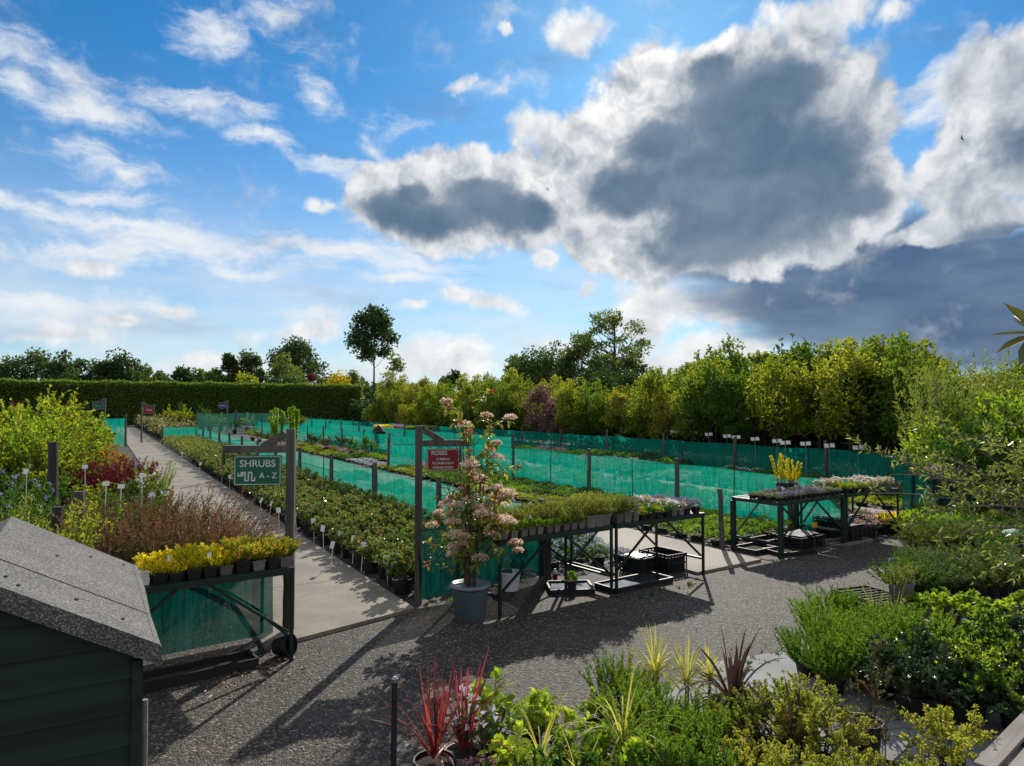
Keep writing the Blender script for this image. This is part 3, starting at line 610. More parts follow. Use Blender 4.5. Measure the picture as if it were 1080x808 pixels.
    w.cycles.sampling_method = 'MANUAL'; w.cycles.sample_map_resolution = 512
make_sky()
scene.view_settings.view_transform = 'Standard'; scene.view_settings.look = 'None'; scene.view_settings.exposure = 0.30; scene.view_settings.gamma = 1.0
scene.cycles.use_denoising = True; scene.cycles.max_bounces = 8; scene.cycles.transparent_max_bounces = 24; scene.cycles.diffuse_bounces = 3; scene.cycles.glossy_bounces = 3; scene.cycles.transmission_bounces = 6
scene.cycles.sample_clamp_indirect = 6.0

# ================================================================== ground and paths
def quad(mb, pts, z): 
    n = mb.n; return mb.add([(p[0], p[1], z) for p in pts], [list(range(len(pts)))])
struct('ground', quad(MB(), [(-2500, -2500), (2500, -2500), (2500, 2500), (-2500, 2500)], 0), M['gravel'])
beds = MB()
for k, (u0, u1, s0, s1) in enumerate([(2.9, 6.5, 7.5, 84.5), (8.0, 12.4, 8.0, 84.5), (13.9, 30, 7.0, 84.5), (-9, 1.25, 8.2, 84.5)]):
    quad(beds, [W(u0, s0), W(u1, s0 + (u1 - u0) * .09), W(u1, s1), W(u0, s1)], .006)
struct('bed_ground', beds, M['fabric'])
def slab(mb, u0, u1, s0, s1, f0=0.0, z=.035):
    a, b, c, d = W(u0, s0), W(u1, s0 + f0), W(u1, s1), W(u0, s1)
    V = [(*p[:2], h) for h in (-.02, z) for p in (a, b, c, d)]
    mb.add(V, [[4, 5, 6, 7], [0, 1, 5, 4], [1, 2, 6, 5], [2, 3, 7, 6], [3, 0, 4, 7]])
pm = MB(); s = 8.6
slab(pm, 1.28, 2.88, 6.55, 8.6, .48)
while s < 84:
    slab(pm, 1.28, 2.88, s + .012, min(s + 3.0, 84.5)); s += 3.0
struct('concrete_path', pm, M['concrete'])
pm = MB(); s = 10.5
slab(pm, 6.6, 7.92, 6.72, 10.5, .12)
while s < 84: slab(pm, 6.6, 7.92, s + .012, s + 3.0); s += 3.0
struct('side_path', pm, M['concrete'])
pm = MB(); s = 8.0
while s < 84: slab(pm, 12.5, 13.8, s + .012, s + 3.0); s += 3.0
struct('far_path', pm, M['concrete'])
pm = MB(); slab(pm, 3.0, 26, 45.3, 46.7); struct('cross_path', pm, M['concrete'])
sh = MB(); P_ = [G(652, 742), G(700, 722), G(760, 698), G(848, 684), G(905, 655), Vector((7.5, 7.4, 0)), Vector((7.5, 2.2, 0)), Vector((1.0, 2.6, 0))]
quad(sh, P_, .008); struct('ground_sheet', sh, M['slab'])

# far wood line behind everything, reads as one mass
r = R(900); P, D = [], []
n = 26000; ang_ = r.uniform(-1.02, 1.0, n); dist = r.uniform(225, 262, n)
topz = 7.5 + 2.2 * np.sin(ang_ * 23) + 1.6 * np.sin(ang_ * 51 + 1) + r.normal(size=n) * .5
zz = topz * r.uniform(0, 1, n) ** .6
wm = MB(); leaves(wm, r, np.c_[np.sin(ang_) * dist, np.cos(ang_) * dist, zz], rv(r, n), 2.0 * r.uniform(.6, 1.2, n), 1.5, face_up=.4)
o = link('distant_woods', wm.mesh('distant_woods', [M['far']])); tag(o, 'distant dark wood line beyond the hedge at the back', 'woods', None, 'stuff')

rnd = random.Random(5)
# ================================================================== fences of green netting
def net_strip(a, b, h, seed, z0=.03, sag=.03):
    r = R(seed); a = np.array(a[:2]); b = np.array(b[:2]); ln = np.linalg.norm(b - a); k = max(4, int(ln / .3)); d = (b - a) / ln; nn = np.array([-d[1], d[0]]); V, F = [], []
    w1 = np.convolve(r.normal(size=k + 9), np.ones(5) / 5, 'same')[4:k + 5]; w2 = np.convolve(r.normal(size=k + 9), np.ones(5) / 5, 'same')[4:k + 5]
    for i in range(k + 1):
        p = a + d * ln * i / k
        for j in range(5):
            t = j / 4; dip = .035 * abs(math.sin(PI * ln * i / k / 3.1)) if ln > 3 else .02 * math.sin(PI * i / k); o = nn * (w1[i] * (1 - t) + w2[i] * t) * .05
            V.append((p[0] + o[0], p[1] + o[1], z0 + abs(w1[i]) * .06 * (j == 0) + (h - z0 - dip + w2[i] * sag * (t > .9)) * t))
    for i in range(k):
        for j in range(4): q = i * 5 + j; F.append([q, q + 5, q + 6, q + 1])
    return MB().add(V, F)
def post_mb(p, h, rr=.045, n=8, seed=0, square=False):
    r = R(seed); mb = MB(); lx, ly = r.normal(size=2) * .012 * h
    if square: bar(mb, (p[0], p[1], -.05), (p[0] + lx, p[1] + ly, h), rr * 2, rr * 2, up=(.5, -.866, 0)); return mb
    k = 6; pts = [(p[0] + lx * i / k + r.normal() * .003, p[1] + ly * i / k + r.normal() * .003, -.05 + (h + .05) * i / k) for i in range(k + 1)]
    return tube(mb, pts, rr * 1.05, rr * .95, n)
fno = 0
def fence(label, runs, h=.9, posts=(), rods=(), mat='net', ph=1.0, pr=.048, group=None):
    global fno; fno += 1
    o = thing('net_fence', label, 'fence', (0, 0, 0), 0, group)
    for i, (a, b) in enumerate(runs):
        net = part('netting', net_strip(a, b, h, fno * 31 + i), M[mat], o, True)
        w = MB(); kk = max(6, int((Vector(b) - Vector(a)).length / .5)); lw = (Vector(b) - Vector(a)).length; tube(w, [(a[0] + (b[0] - a[0]) * i_ / kk, a[1] + (b[1] - a[1]) * i_ / kk, h - (.035 * abs(math.sin(PI * lw * i_ / kk / 3.1)) if lw > 3 else .02 * math.sin(PI * i_ / kk))) for i_ in range(kk + 1)], .006, n=4); part('top_wire', w, M['steel'], o)
    for i, q in enumerate(posts):
        p, hh = (q if isinstance(q, tuple) else (q, ph)); part('post', post_mb(p, hh + rnd.uniform(-.05, .05), pr, seed=fno * 57 + i), M['post'], o)
    for i, (p, hh) in enumerate(rods):
        mb = MB(); tube(mb, [(p[0], p[1], -.05), (p[0] + rnd.uniform(-.03, .03), p[1], hh)], .011, n=5); part('stake', mb, M['rod'], o)
    return o
def along(u, s0, s1, step, off=-.03): 
    out = []; s = s0
    while s <= s1: out.append(W(u + off, s)); s += step
    return out
fence('long green net fence behind the rose bed', [(W(4.83, 7.5), W(4.83, 44.6))], .88, along(4.83, 7.5, 44.6, 3.1, -.07), [(W(4.78, s), .95) for s in (9.2, 13.9, 17.6)], ph=.98)
fence('short shade-toned net fence behind the potted tree with cream flowers', [(W(3.0, 7.2), W(4.80, 7.48))], .80, [], [], 'net_shade')
fence('shade-toned net fence behind the yellow heather table', [(W(1.42, 6.92), W(-2.2, 6.35))], .70, [], [], 'net_shade')
f3p = [(G(834, 561), 1.02), (W(10.45, 11.2), 1.1), (W(10.45, 14.3), 1.12), (W(10.5, 18.1), 1.06)] + [(p, 1.05) for p in along(10.5, 21.6, 60, 3.4)]
fence('green net fence between the two raised plant tables, round trays of herbs', [(W(10.5, 7.3), W(10.5, 60))], .95, f3p, [(G(774, 549), 1.12), (W(10.42, 12.6), 1.25), (W(10.42, 16.0), 1.3), (W(10.42, 19.6), 1.25)])
fence('green net fence in front of the nursery tree rows', [(W(17.5, 3.5), W(17.5, 84))], .95, along(17.5, 6.2, 84, 3.3), [(W(17.45, s), 1.3) for s in (7.5, 11.0, 14.6, 18.4, 24.5, 31)], ph=1.14)
fence('green cross net fence in the middle beds', [(W(8.3, 22.6), W(10.45, 22.9))], .85, [(W(8.3, 22.6), 1.12)], [])
fence('dull green cross net beside the far red sign', [(W(3.05, 44.4), W(4.75, 44.6))], .95, [W(3.0, 44.4)], [])
fence('grey-green far cross net under the purple sign', [(W(6.2, 58), W(12.3, 58.2))], 1.6, [W(6.2, 58), W(9, 58.1), W(12.3, 58.2)], [], 'net_dull', ph=1.9)
fence('far green net fence left of the tree rows', [(W(13.9, 62), W(17.4, 62.3)), (W(13.9, 24), W(13.9, 62))], .95, along(13.9, 24, 62, 3.8), [], ph=1.1)
fence('green net fence left of the path behind the big yellow-green shrubs', [(W(1.1, 42.5), W(-2.5, 42.4))], 1.5, [(W(1.15, 42.5), 1.7)], [])
fence('green net behind the far right plant table', [(G(952, 556), G(1016, 543)), (G(1016, 543), AT(1120, 14.6))], .95, [(G(962, 553), 1.05), (G(1017, 543), 1.0)], [], 'net_shade')
# posts standing alone
def lone_post(p, h, label, rr=.05, mat='post', cap=False, name='wooden_post', cat='post'):
    if not cap:
        o = link(name, post_mb((0, 0), h, rr, seed=int(abs(p[0]) * 100)).mesh(name, [M[mat]], False), None, (p[0], p[1], 0)); return tag(o, label, cat)
    o = thing(name, label, cat, (p[0], p[1], 0)); mb = MB(); tube(mb, [(0, 0, -.05), (.008, 0, h)], rr, n=8); part('shaft', mb, M[mat], o)
    c = MB(); lathe(c, [(rr * 1.15, h - .01), (rr * 1.2, h + .008), (rr * .5, h + .018)], 8, (.008, 0, 0)); part('cap', c, M['metal'], o); return o
lone_post(AT(87, 8.7), hgt(518, 8.7), 'stout round wooden post behind the shed roof', .066)
lone_post(AT(62, 9.6), hgt(534, 9.6), 'short dark post stump left of the stout round post', .07, 'dark_post')
lone_post(AT(59, 11.5), hgt(466, 11.5), 'tall dark post among the left shrubs', .075, 'dark_post')
lone_post(W(3.02, 21.5), 1.05, 'thin dark post standing alone in the rose bed', .05, 'dark_post')
lone_post(G(762, 579), .90, 'thin wooden post at the side path corner', .037)
lone_post(G(577, 611), .93, 'thick dark post at the back of the first grass table', .055, 'dark_post')
lone_post(G(414, 872), .74, 'black plastic stake with silver cap by the red cordylines', .016, 'black', True, 'plastic_stake', 'stake')
lone_post(AT(160, 2.85), hgt(733, 2.85), 'slim grey timber stake at the shed corner', .013, 'palewood', False, 'timber_stake', 'stake')
lone_post(G(304, 671), .72, 'dark square post at the end of the yellow heather table', .05, 'dark_post')
# the post with a dark bag pulled over it
o = thing('bagged_post', 'fence post with a black bag pulled over its top', 'post', G(398, 479)); part('post', post_mb((0, 0), 1.1, .06), M['dark_post'], o)
b = MB(); r = R(8); V = []; 
for i, (z, w) in enumerate([(.45, .10), (.7, .17), (1.0, .2), (1.16, .16), (1.25, .03)]):
    for j in range(10):
        a = 2 * PI * j / 10; k = w * (1 + .22 * math.sin(3 * a + i) + r.normal() * .05); V.append((math.cos(a) * k + .12 * (i < 3), math.sin(a) * k, z + (.1 * math.cos(a) if i > 2 else 0)))
b.add(V, [[i * 10 + j, i * 10 + (j + 1) % 10, i * 10 + 10 + (j + 1) % 10, i * 10 + 10 + j] for i in range(4) for j in range(10)]); part('bag', b, M['black'], o)

# ================================================================== signs
def text_mesh(txt, size, mat, parent, loc, name='lettering', ax='CENTER', extrude=.0015, sx=1.0):
    cu = bpy.data.curves.new(name, 'FONT'); cu.body = txt; cu.size = size; cu.align_x = ax; cu.align_y = 'CENTER'; cu.extrude = extrude; cu.offset = size * .012
    ob = bpy.data.objects.new('tmp_text', cu); C.objects.link(ob); dg = bpy.context.evaluated_depsgraph_get(); dg.update()
    me = bpy.data.meshes.new_from_object(ob.evaluated_get(dg)); bpy.data.objects.remove(ob); me.materials.clear(); me.materials.append(mat); me.name = name
    t = link(name, me, parent, loc); t.rotation_euler = (PI / 2, 0, 0); t.scale = (sx, 1, 1); return t
def sign_post(loc, label, side, panel, pw, ph, texts, h=1.93, rz=0.0, rnd_corner=False, logo=False, th=.036, arm=.62):
    """post with a bracket arm; the panel hangs from the arm. local x runs along the arm, the face looks to -y"""
    o = thing('sign_post', label, 'sign', loc, rz)
    mb = MB(); bar(mb, (0, 0, -.05), (0, 0, h), .078, .078, up=(1, 0, 0)); part('post', mb, M['post'], o)
    s = side; mb = MB()
    bar(mb, (s * .041, 0, h - .19), (s * arm, 0, h - .19), .07, .075, up=(0, 1, 0)); part('arm', mb, M['post'], o)
    mb = MB(); bar(mb, (s * .05, 0, h - .045), (s * .26, 0, h - .17), .066, .07, up=(0, 1, 0)); part('brace', mb, M['post'], o)
    pc = s * (.085 + pw / 2); zt = h - .25; p = MB(); box(p, (pc, 0, zt - ph / 2), (pw, .012, ph)); pn = part('panel', p, M[panel], o)
    for q in (-.38, .38): hk = MB(); tube(hk, [(pc + q * pw, 0, zt + .005), (pc + q * pw, 0, h - .225)], .006, n=5); part('hook', hk, M['steel'], o)
    bd = MB(); e = .012; t = .006
    for (cx, cz, sx, sz) in ((0, -e, pw - 2 * e, t), (0, -ph + e, pw - 2 * e, t), (-pw / 2 + e, -ph / 2, t, ph - 2 * e - t - .002), (pw / 2 - e, -ph / 2, t, ph - 2 * e - t - .002)): box(bd, (pc + cx, -.0075, zt + cz), (sx, .003, sz))
    part('border', bd, M['signwhite'], pn)
    for (txt, size, x, z, sx) in texts: text_mesh(txt, size, M['signwhite'], pn, (pc + x * pw, -.0085, zt - z * ph), sx=sx)
    if logo:
        k = MB(); u_ = .0125; x0 = pc - .40 * pw; y0 = zt - .56 * ph
        def seg(xa, za, xb, zb): box(k, (x0 + (xa + xb) / 2 * u_, -.0078, y0 + (za + zb) / 2 * u_), (abs(xb - xa) * u_ + .011, .003 + .0002 * len(k.v), abs(zb - za) * u_ + .011))
        pts = [(0, -2.2), (0, -.8)], [(0, -2.6), (2.2, -2.6)], [(2.2, -2.6), (2.2, 0)], [(2.2, 0), (5, 0)], [(5, 0), (5, -6.2)], [(5, -6.2), (7.4, -6.2)], [(7.4, -6.2), (7.4, 0)], [(7.4, 0), (9.8, 0)], [(9.8, 0), (9.8, -6.2)], [(9.8, -6.2), (12, -6.2)], [(12, -6.2), (12, -4.2)], [(3.4, -.9), (3.4, -2.2)]
        for (a, b) in pts: seg(*a, *b)
        part('emblem', k, M['signwhite'], pn)
    return o
sign_post(G(305, 668), 'green SHRUBS A - Z sign hanging from a wooden bracket post', -1, 'signgreen', .44, .285, [('SHRUBS', .094, 0, .28, 1.0), ('A - Z', .075, .22, .68, 1.0)], rz=ROW - .42, logo=True, arm=.62)
sign_post(G(441, 637), 'red rose sign on a bracket post, half hidden by the flowering potted tree', 1, 'signred', .36, .245, [('ROSES', .062, -.12, .2, 1), ('CLIMBING', .034, 0, .47, 1), ('FLORIBUNDA', .038, 0, .65, 1), ('SHRUB ROSES', .036, 0, .84, 1)], rz=.12, arm=.58)
def far_sign(px, pz, d, side, panel, label, txt, h=1.95):
    return sign_post(AT(px, d), label, side, panel, .62, .42, [(txt, .12, 0, .5, 1)], h=hgt(pz, d), rz=.1, arm=.72, th=.05)
far_sign(150, 424, 41, 1, 'signred', 'far red sign beside the concrete path', 'ROSES')
far_sign(111, 420, 42.5, -1, 'signgreen', 'far green sign over the yellow-green shrubs', 'A - Z')
far_sign(240, 422, 58, -1, 'signpurple', 'far purple sign among bright green shrubs', 'CLIMBERS')

# ================================================================== shed
def shed():
    F1 = Vector((-1.27, 2.57, 0)); F2 = Vector((-2.03, 3.84, 0)); y = (F2 - F1).normalized(); x = Vector((-y.y, y.x, 0)); Ls = (F2 - F1).length
    o = thing('garden_shed', 'small dark green wooden shed with a grey felt pitched roof', 'shed', (0, 0, 0))
    hw, ze, zr = .54, 1.30, 1.60
    def q(a, b, z): v = F1 + x * a + y * b; return (v.x, v.y, z)       # a: from the right eave to the left, b: from the near verge
    sl = .30 / hw; ov = .075
    rf = MB(); t = .035
    def slope(sgn):
        e = q(0 if sgn > 0 else 2 * hw, 0, 0)
        n = 7; V = []
        A = 0 if sgn > 0 else 2 * hw
        for zz in (0, -t):
            for (a, b, z) in ((A, 0, ze), (A, Ls, ze), (hw, Ls, zr), (hw, 0, zr)): v = q(a, b, z + zz); V.append(v)
        rf.add(V, [[0, 1, 2, 3], [7, 6, 5, 4], [0, 4, 5, 1], [1, 5, 6, 2], [3, 2, 6, 7], [0, 3, 7, 4]] if sgn > 0 else [[3, 2, 1, 0], [4, 5, 6, 7], [1, 5, 4, 0], [2, 6, 5, 1], [7, 6, 2, 3], [4, 7, 3, 0]])
    slope(1); slope(-1); roof = part('roof', rf, M['felt'], o)
    # felt turned down over the near edge and along the eave, with a lap seam and clout nails
    fl = MB(); V = []
    for (a, z) in ((-.012, ze - .008), (hw, zr + .004), (2 * hw + .012, ze - .008)):
        for (b, dz) in ((-.014, .006), (-.014, -.068), (.0, -.068), (.0, .006)): V.append(q(a, b, z + dz))
    fl.add(V, [[i * 4 + j, i * 4 + (j + 1) % 4, i * 4 + 4 + (j + 1) % 4, i * 4 + 4 + j] for i in range(2) for j in range(4)] + [[3, 2, 1, 0], [8, 9, 10, 11]])
    part('felt_edge', fl, M['felt'], roof)
    ev = MB(); V = []
    for b in (-.012, Ls * .3, Ls * .62, Ls):
        k = .006 * math.sin(b * 9)
        for (a, z) in ((.004, ze + .004), (-.016 - k, ze - .01), (-.018 - k, ze - .075), (.006, ze - .072)): V.append(q(a, b, z))
    ev.add(V, [[i * 4 + j, i * 4 + (j + 1) % 4, i * 4 + 4 + (j + 1) % 4, i * 4 + 4 + j] for i in range(3) for j in range(4)] + [[0, 1, 2, 3], [15, 14, 13, 12]])
    part('eave_flap', ev, M['felt'], roof)
    sm = MB()
    V = [q(a, b, ze + a * sl + dz) for dz in (.001, .0035) for (a, b) in ((.004, .42), (.004, .47), (hw - .01, .47), (hw - .01, .42))]
    # a lap of felt: its lower sheet ends in a thin step
    sm.add(V, [[4, 5, 6, 7], [0, 1, 5, 4], [1, 2, 6, 5], [2, 3, 7, 6], [3, 0, 4, 7]]); part('felt_lap', sm, M['felt'], roof)
    for (a, b) in ((.1, .18), (.2, 1.2), (.33, .9), (.42, .12), (.46, .18), (.05, 1.35), (.25, .22)):
        nl = MB(); lathe(nl, [(.009, 0), (.009, .003), (.004, .005)], 8, q(a, b, ze + a * sl + .001)); part('nail', nl, M['black'], roof)
    # walls: lapped boards
    ins, bb = .07, .055; wl = MB(); bh = .118; z = 0.0
    while z < zr - .06:
        z1 = min(z + bh, zr - .05)
        def half(zz): return hw if zz <= ze - .05 else max(.02, (zr - .05 - zz) / sl)
        w0, w1 = min(half(z), hw - ins * 1.0), min(half(z1), hw - ins)
        pts = [(hw - w0, bb - .012, z), (hw + w0, bb - .012, z), (hw + w1, bb + .004, z1 + .012), (hw - w1, bb + .004, z1 + .012)]
        V = [q(*p) for p in pts] + [q(p[0], p[1] + .014, p[2]) for p in pts]
        wl.add(V, [[0, 1, 2, 3], [7, 6, 5, 4], [0, 4, 5, 1], [1, 5, 6, 2], [2, 6, 7, 3], [3, 7, 4, 0]]); z = z1
    part('gable_wall', wl, M['boards'], o)
    sw = MB()
    for a in (ins, 2 * hw - ins):
        z = 0.0
        while z < ze - .06:
            z1 = min(z + bh, ze - .02); V = []
            sg = -1 if a < hw else 1
            pts = [(a + sg * .012, bb, z), (a + sg * .012, Ls - bb, z), (a - sg * .004, Ls - bb, z1 + .012), (a - sg * .004, bb, z1 + .012)]
            V = [q(*p) for p in pts] + [q(p[0] - sg * .014, p[1], p[2]) for p in pts]
            sw.add(V, [[0, 1, 2, 3], [7, 6, 5, 4], [0, 4, 5, 1], [1, 5, 6, 2], [2, 6, 7, 3], [3, 7, 4, 0]]); z = z1
    V = [q(*p) for p in ((ins, Ls - bb, 0), (2 * hw - ins, Ls - bb, 0), (2 * hw - ins, Ls - bb, ze - .03), (hw, Ls - bb, zr - .05), (ins, Ls - bb, ze - .03))]; sw.add(V, [[0, 1, 2, 3, 4]])
    part('side_wall', sw, M['boards'], o)
    for a in (ins - .013, 2 * hw - ins + .013):
        c = MB(); p = q(a, bb - .004, 0); bar(c, (p[0], p[1], 0), (p[0], p[1], ze - .06), .035, .035, up=tuple(y)); part('corner_trim', c, M['boards'], o)
    ch = MB(); p1, p2 = q(.70, bb - .0145, 1.235), q(.62, bb - .0145, 1.232); bar(ch, p1, p2, .004, .03, up=tuple(y)); part('bare_wood_patch', ch, M['palewood'], o)
shed()

# ================================================================== plant tables
def table(a, b, label, depth=.8, h=.78, thick=False, skip_left=False, rail=True):
    """front feet at a and b; braces form an inverted V front and back"""
    a = Vector(a); b = Vector(b); d = (b - a); Lt = d.length; rz = math.atan2(d.y, d.x); o = thing('plant_table', label, 'table', (a.x, a.y, 0), rz)
    tp = MB(); box(tp, (Lt / 2, depth / 2, h - .012), (Lt - .01, depth - .09, .008))
    for k in range(int(depth / .1)): box(tp, (Lt / 2, .06 + k * .1, h - .004), (Lt - .02, .018, .008))
    part('tabletop', tp, M['mesh_top'], o)
    fr = MB()
    for y in (0, depth): box(fr, (Lt / 2, y, h - .022), (Lt + .03, .035, .055))
    for x in (0, Lt): box(fr, (x, depth / 2, h - .024), (.035, depth - .04, .05))
    part('frame', fr, M['steel'], o)
    w = .06 if thick else .027
    for x in (0.0, Lt):
        for y in (0.0, depth):
            lg = MB(); box(lg, (x + (.002 if x else -.002), y + .002, (h - .052) / 2), (w, w, h - .052)); part('leg', lg, M['steel'], o)
    for y in (.0, depth):
        yy = y + (.022 if y == 0 else -.022)
        for (x0, x1) in ((Lt * .5 - .12, .02), (Lt * .5 + .12, Lt - .02)):
            br = MB(); bar(br, (x0, yy, h - .055), (x1, yy, .24), .022, .022, up=(0, 1, 0)); part('brace', br, M['steel'], o)
    if rail:
        for x in (0, Lt):
            rl = MB(); bar(rl, (x, .03, .2), (x, depth - .03, .2), .025, .025); part('rail', rl, M['steel'], o)
    def at(x, y, z=h): c, s = math.cos(rz), math.sin(rz); return Vector((a.x + x * c - y * s, a.y + x * s + y * c, z))
    return at, Lt, rz
tA = table(G(307, 697) - Vector((.803, .595, 0)) * 1.55, G(307, 697), 'dark green steel table holding the yellow heathers beside the shed')
tB = table(G(527.5, 652), G(645, 626.5), 'dark green steel table of grasses beside the potted flowering tree')
tC = table(G(650.5, 625), G(741.8, 606), 'dark green steel table of alpines over the water trays')
tD = table(G(824, 589), G(890, 575), 'dark green steel table carrying the two golden conifers', thick=True)
tE = table(G(893.5, 574.5), G(947.6, 565), 'dark green steel table right of the golden conifers')
tF = table(G(990, 552), AT(1120, 12.6), 'shaded plant table at the far right behind the overhanging branches')
tG = table(AT(400, 41.5), AT(428, 42.6), 'far plant table of yellow and purple plants in the netted beds', h=.7)
tH = table(AT(428, 42.6), AT(462, 44), 'far plant table of pale green trays in the netted beds', h=.7)

# ================================================================== trays, crates and small things
def tray(loc, w, l, h, rz, label, cat='tray', water=False, name='plant_tray', mat='black'):
    o = thing(name, label, cat, loc, rz); mb = MB(); t = .014
    box(mb, (0, 0, .006), (w, l, .012))
    for (x, y, sx, sy) in ((-w / 2, 0, t, l), (w / 2, 0, t, l), (0, -l / 2, w - t - .004, t), (0, l / 2, w - t - .004, t)): box(mb, (x, y, h / 2 + .001), (sx, sy, h))
    for (x, y, sx, sy) in ((-w / 2, 0, .022, l + .02), (w / 2, 0, .022, l + .02), (0, -l / 2, w - .026, .022), (0, l / 2, w - .026, .022)): box(mb, (x, y, h + .004), (sx, sy, .008))
    part('tray_body', mb, M[mat], o)
    if water: q = MB(); box(q, (0, 0, h * .80), (w - .018, l - .018, .004)); part('water_film', q, M['water'], o)
    else: q = MB(); box(q, (0, 0, h * .45), (w - .02, l - .02, .006)); part('wet_compost', q, M['soil'], o)
    return o
def crate(loc, w, l, h, rz, label, grid=True, lid=None):
    o = thing('plastic_crate', label, 'crate', loc, rz); mb = MB(); t = .012
    nx, ny = 6, 8
    for z in (.012, h * .5, h - .014):
        for (x, y, sx, sy) in ((-w / 2, 0, t, l + t), (w / 2, 0, t, l + t), (0, -l / 2, w - t - .004, t), (0, l / 2, w - t - .004, t)): box(mb, (x, y, z), (sx, sy, .024))
    for i in range(nx + 1):
        for y in (-l / 2, l / 2): box(mb, (-w / 2 + w * i / nx, y + (.003 if y > 0 else -.003), h / 2), (.016, t, h - .004))
    for i in range(1, ny):
        for x in (-w / 2, w / 2): box(mb, (x + (.003 if x > 0 else -.003), -l / 2 + l * i / ny, h / 2), (t, .016, h - .004))
    for (x, y, sx, sy) in ((-w / 2 + .009, 0, .004, l - .03), (w / 2 - .009, 0, .004, l - .03), (0, -l / 2 + .009, w - .03, .004), (0, l / 2 - .009, w - .03, .004)): box(mb, (x, y, h * .42), (sx, sy, h * .8))
    part('crate_body', mb, M['black'], o); g = MB()
    zt = h - .03 if grid else .02
    for i in range(1, nx): box(g, (-w / 2 + w * i / nx, 0, zt), (.014, l - t - .004, .012))
    for i in range(1, ny): box(g, (0, -l / 2 + l * i / ny, zt + .0125), (w - t - .004, .014, .012))
    part('grid_base', g, M['black'], o)
    if lid:
        q = MB(); r = R(int(w * 1000)); V = []
        for i in range(5):
            for j in range(5): V.append((-w * .42 + w * .84 * i / 4, -l * .4 + l * .8 * j / 4, h + .012 + r.normal() * .008))
        q.add(V, [[i * 5 + j, i * 5 + 5 + j, i * 5 + 6 + j, i * 5 + j + 1] for i in range(4) for j in range(4)]); part('wet_paper', q, M[lid], o)
    return o
rowT = tB[2]
tray(G(601, 622), .5, .42, .05, rowT - .55, 'square black tray of water under the grass table', water=True, name='water_tray')
tray(G(669, 617), .95, .36, .055, rowT, 'long black tray of water under the alpine table', water=True, name='water_tray')
crate(tC[0](1.33, .52, 0), .34, .5, .24, tC[2], 'black plastic crate under the right end of the alpine table', False)
crate(tC[0](.98, .62, 0), .3, .34, .20, tC[2] + .08, 'low black crate with a crumpled sheet on it beside the taller crate', False, 'metal')
tray(tA[0](.75, .12, 0), 1.05, .24, .07, tA[2] + .03, 'long dark tray on the gravel under the heather table')
tray(G(832, 583), .62, .38, .05, tD[2] - .25, 'shallow tray of mossy compost in front of the conifer table')
tray(tD[0](.15, .55, 0), .5, .4, .06, tD[2], 'black tray under the left end of the conifer table')
crate(tD[0](1.02, .35, 0), .62, .42, .18, tD[2], 'black crate covered with wet newspaper under the conifer table', False, 'paper')
tray(tD[0](1.0, .72, .0), 1.1, .3, .10, tD[2], 'long low tray with the yellow tag behind the newspaper crate')
crate(tE[0](.62, .3, 0), .7, .42, .22, tE[2], 'black crate with pale boards on top under the right table', False, 'palewood')
crate(tE[0](.75, .62, 0), .8, .4, .30, tE[2], 'taller board-topped crate behind the pale-topped crate', False, 'palewood')
tray(tE[0](.1, .1, 0), .9, .35, .04, tE[2], 'flat wooden tray between the two right table legs', mat='palewood')
tray(tF[0](.35, .3, 0), .95, .6, .1, tF[2], 'dark stacked tray under the far right table')
tray(tF[0](1.2, .4, 0), .7, .5, .16, tF[2], 'taller dark tray deeper under the far right table')
crate(G(916, 650) + Vector((.1, .1, 0)), .46, .62, .2, .35, 'empty black grid crate beside the green bushes')
# yellow tag
o = thing('plant_tag', 'bright yellow tag above the trays under the conifer table', 'tag', tD[0](1.0, .10, .0), tD[2])
mb = MB(); box(mb, (0, 0, .17), (.008, .004, .36)); part('stake', mb, M['metal'], o); mb = MB(); box(mb, (0, -.004, .36), (.13, .004, .075)); part('plate', mb, M['yellowtag'], o)
# upturned pot by the heather table leg
o = thing('upturned_pot', 'dark round pot lying by the heather table leg', 'pot', G(297, 694) + Vector((0, .06, .085))); o.rotation_euler = (.5, 1.35, .2); o.scale = (.8, .8, .8)
mb = MB(); lathe(mb, [(.085, -.1), (.105, .05), (.118, .055), (.118, .09), (.1, .09), (.075, -.085)], 18); part('pot_body', mb, M['black'], o)
# stack of white labels on the heather table
o = link('label_bundle', None) if False else None
mb = MB()
for k in range(6): box(mb, (.003 * (k % 3), .002 * k, .012 + k * .017), (.13, .09, .014), rz=.05 * (k % 2))
t = link('label_bundle', mb.mesh('label_bundle', [M['white']]), None, tA[0](.40, .1, .781)); t.rotation_euler = (0, 0, tA[2]); tag(t, 'bundle of white plant labels at the left of the heathers', 'labels')
# white-topped bottle and white bucket under the grass table
o = thing('spray_bottle', 'small white and red bottle beside the square water tray', 'bottle', G(588, 611) + Vector((-.03, 0, 0)))
mb = MB(); lathe(mb, [(.03, 0), (.032, .06), (.03, .07)], 10); part('bottle_body', mb, M['signred'], o); mb = MB(); lathe(mb, [(.03, .071), (.028, .1), (.012, .115), (.012, .13)], 10); part('neck', mb, M['white'], o)
o = thing('white_tub', 'white plastic tub behind the table leg near the grey pot', 'tub', G(538, 622)); mb = MB(); lathe(mb, [(.1, 0), (.12, .2), (.13, .2), (.13, .215), (.115, .215), (.095, .02)], 16); part('tub_body', mb, M['white'], o); mb = MB(); tube(mb, [(-.125, 0, .2), (-.09, -.06, .11), (0, -.1, .08), (.09, -.06, .11), (.125, 0, .2)], .004, n=4); part('handle', mb, M['metal'], o)

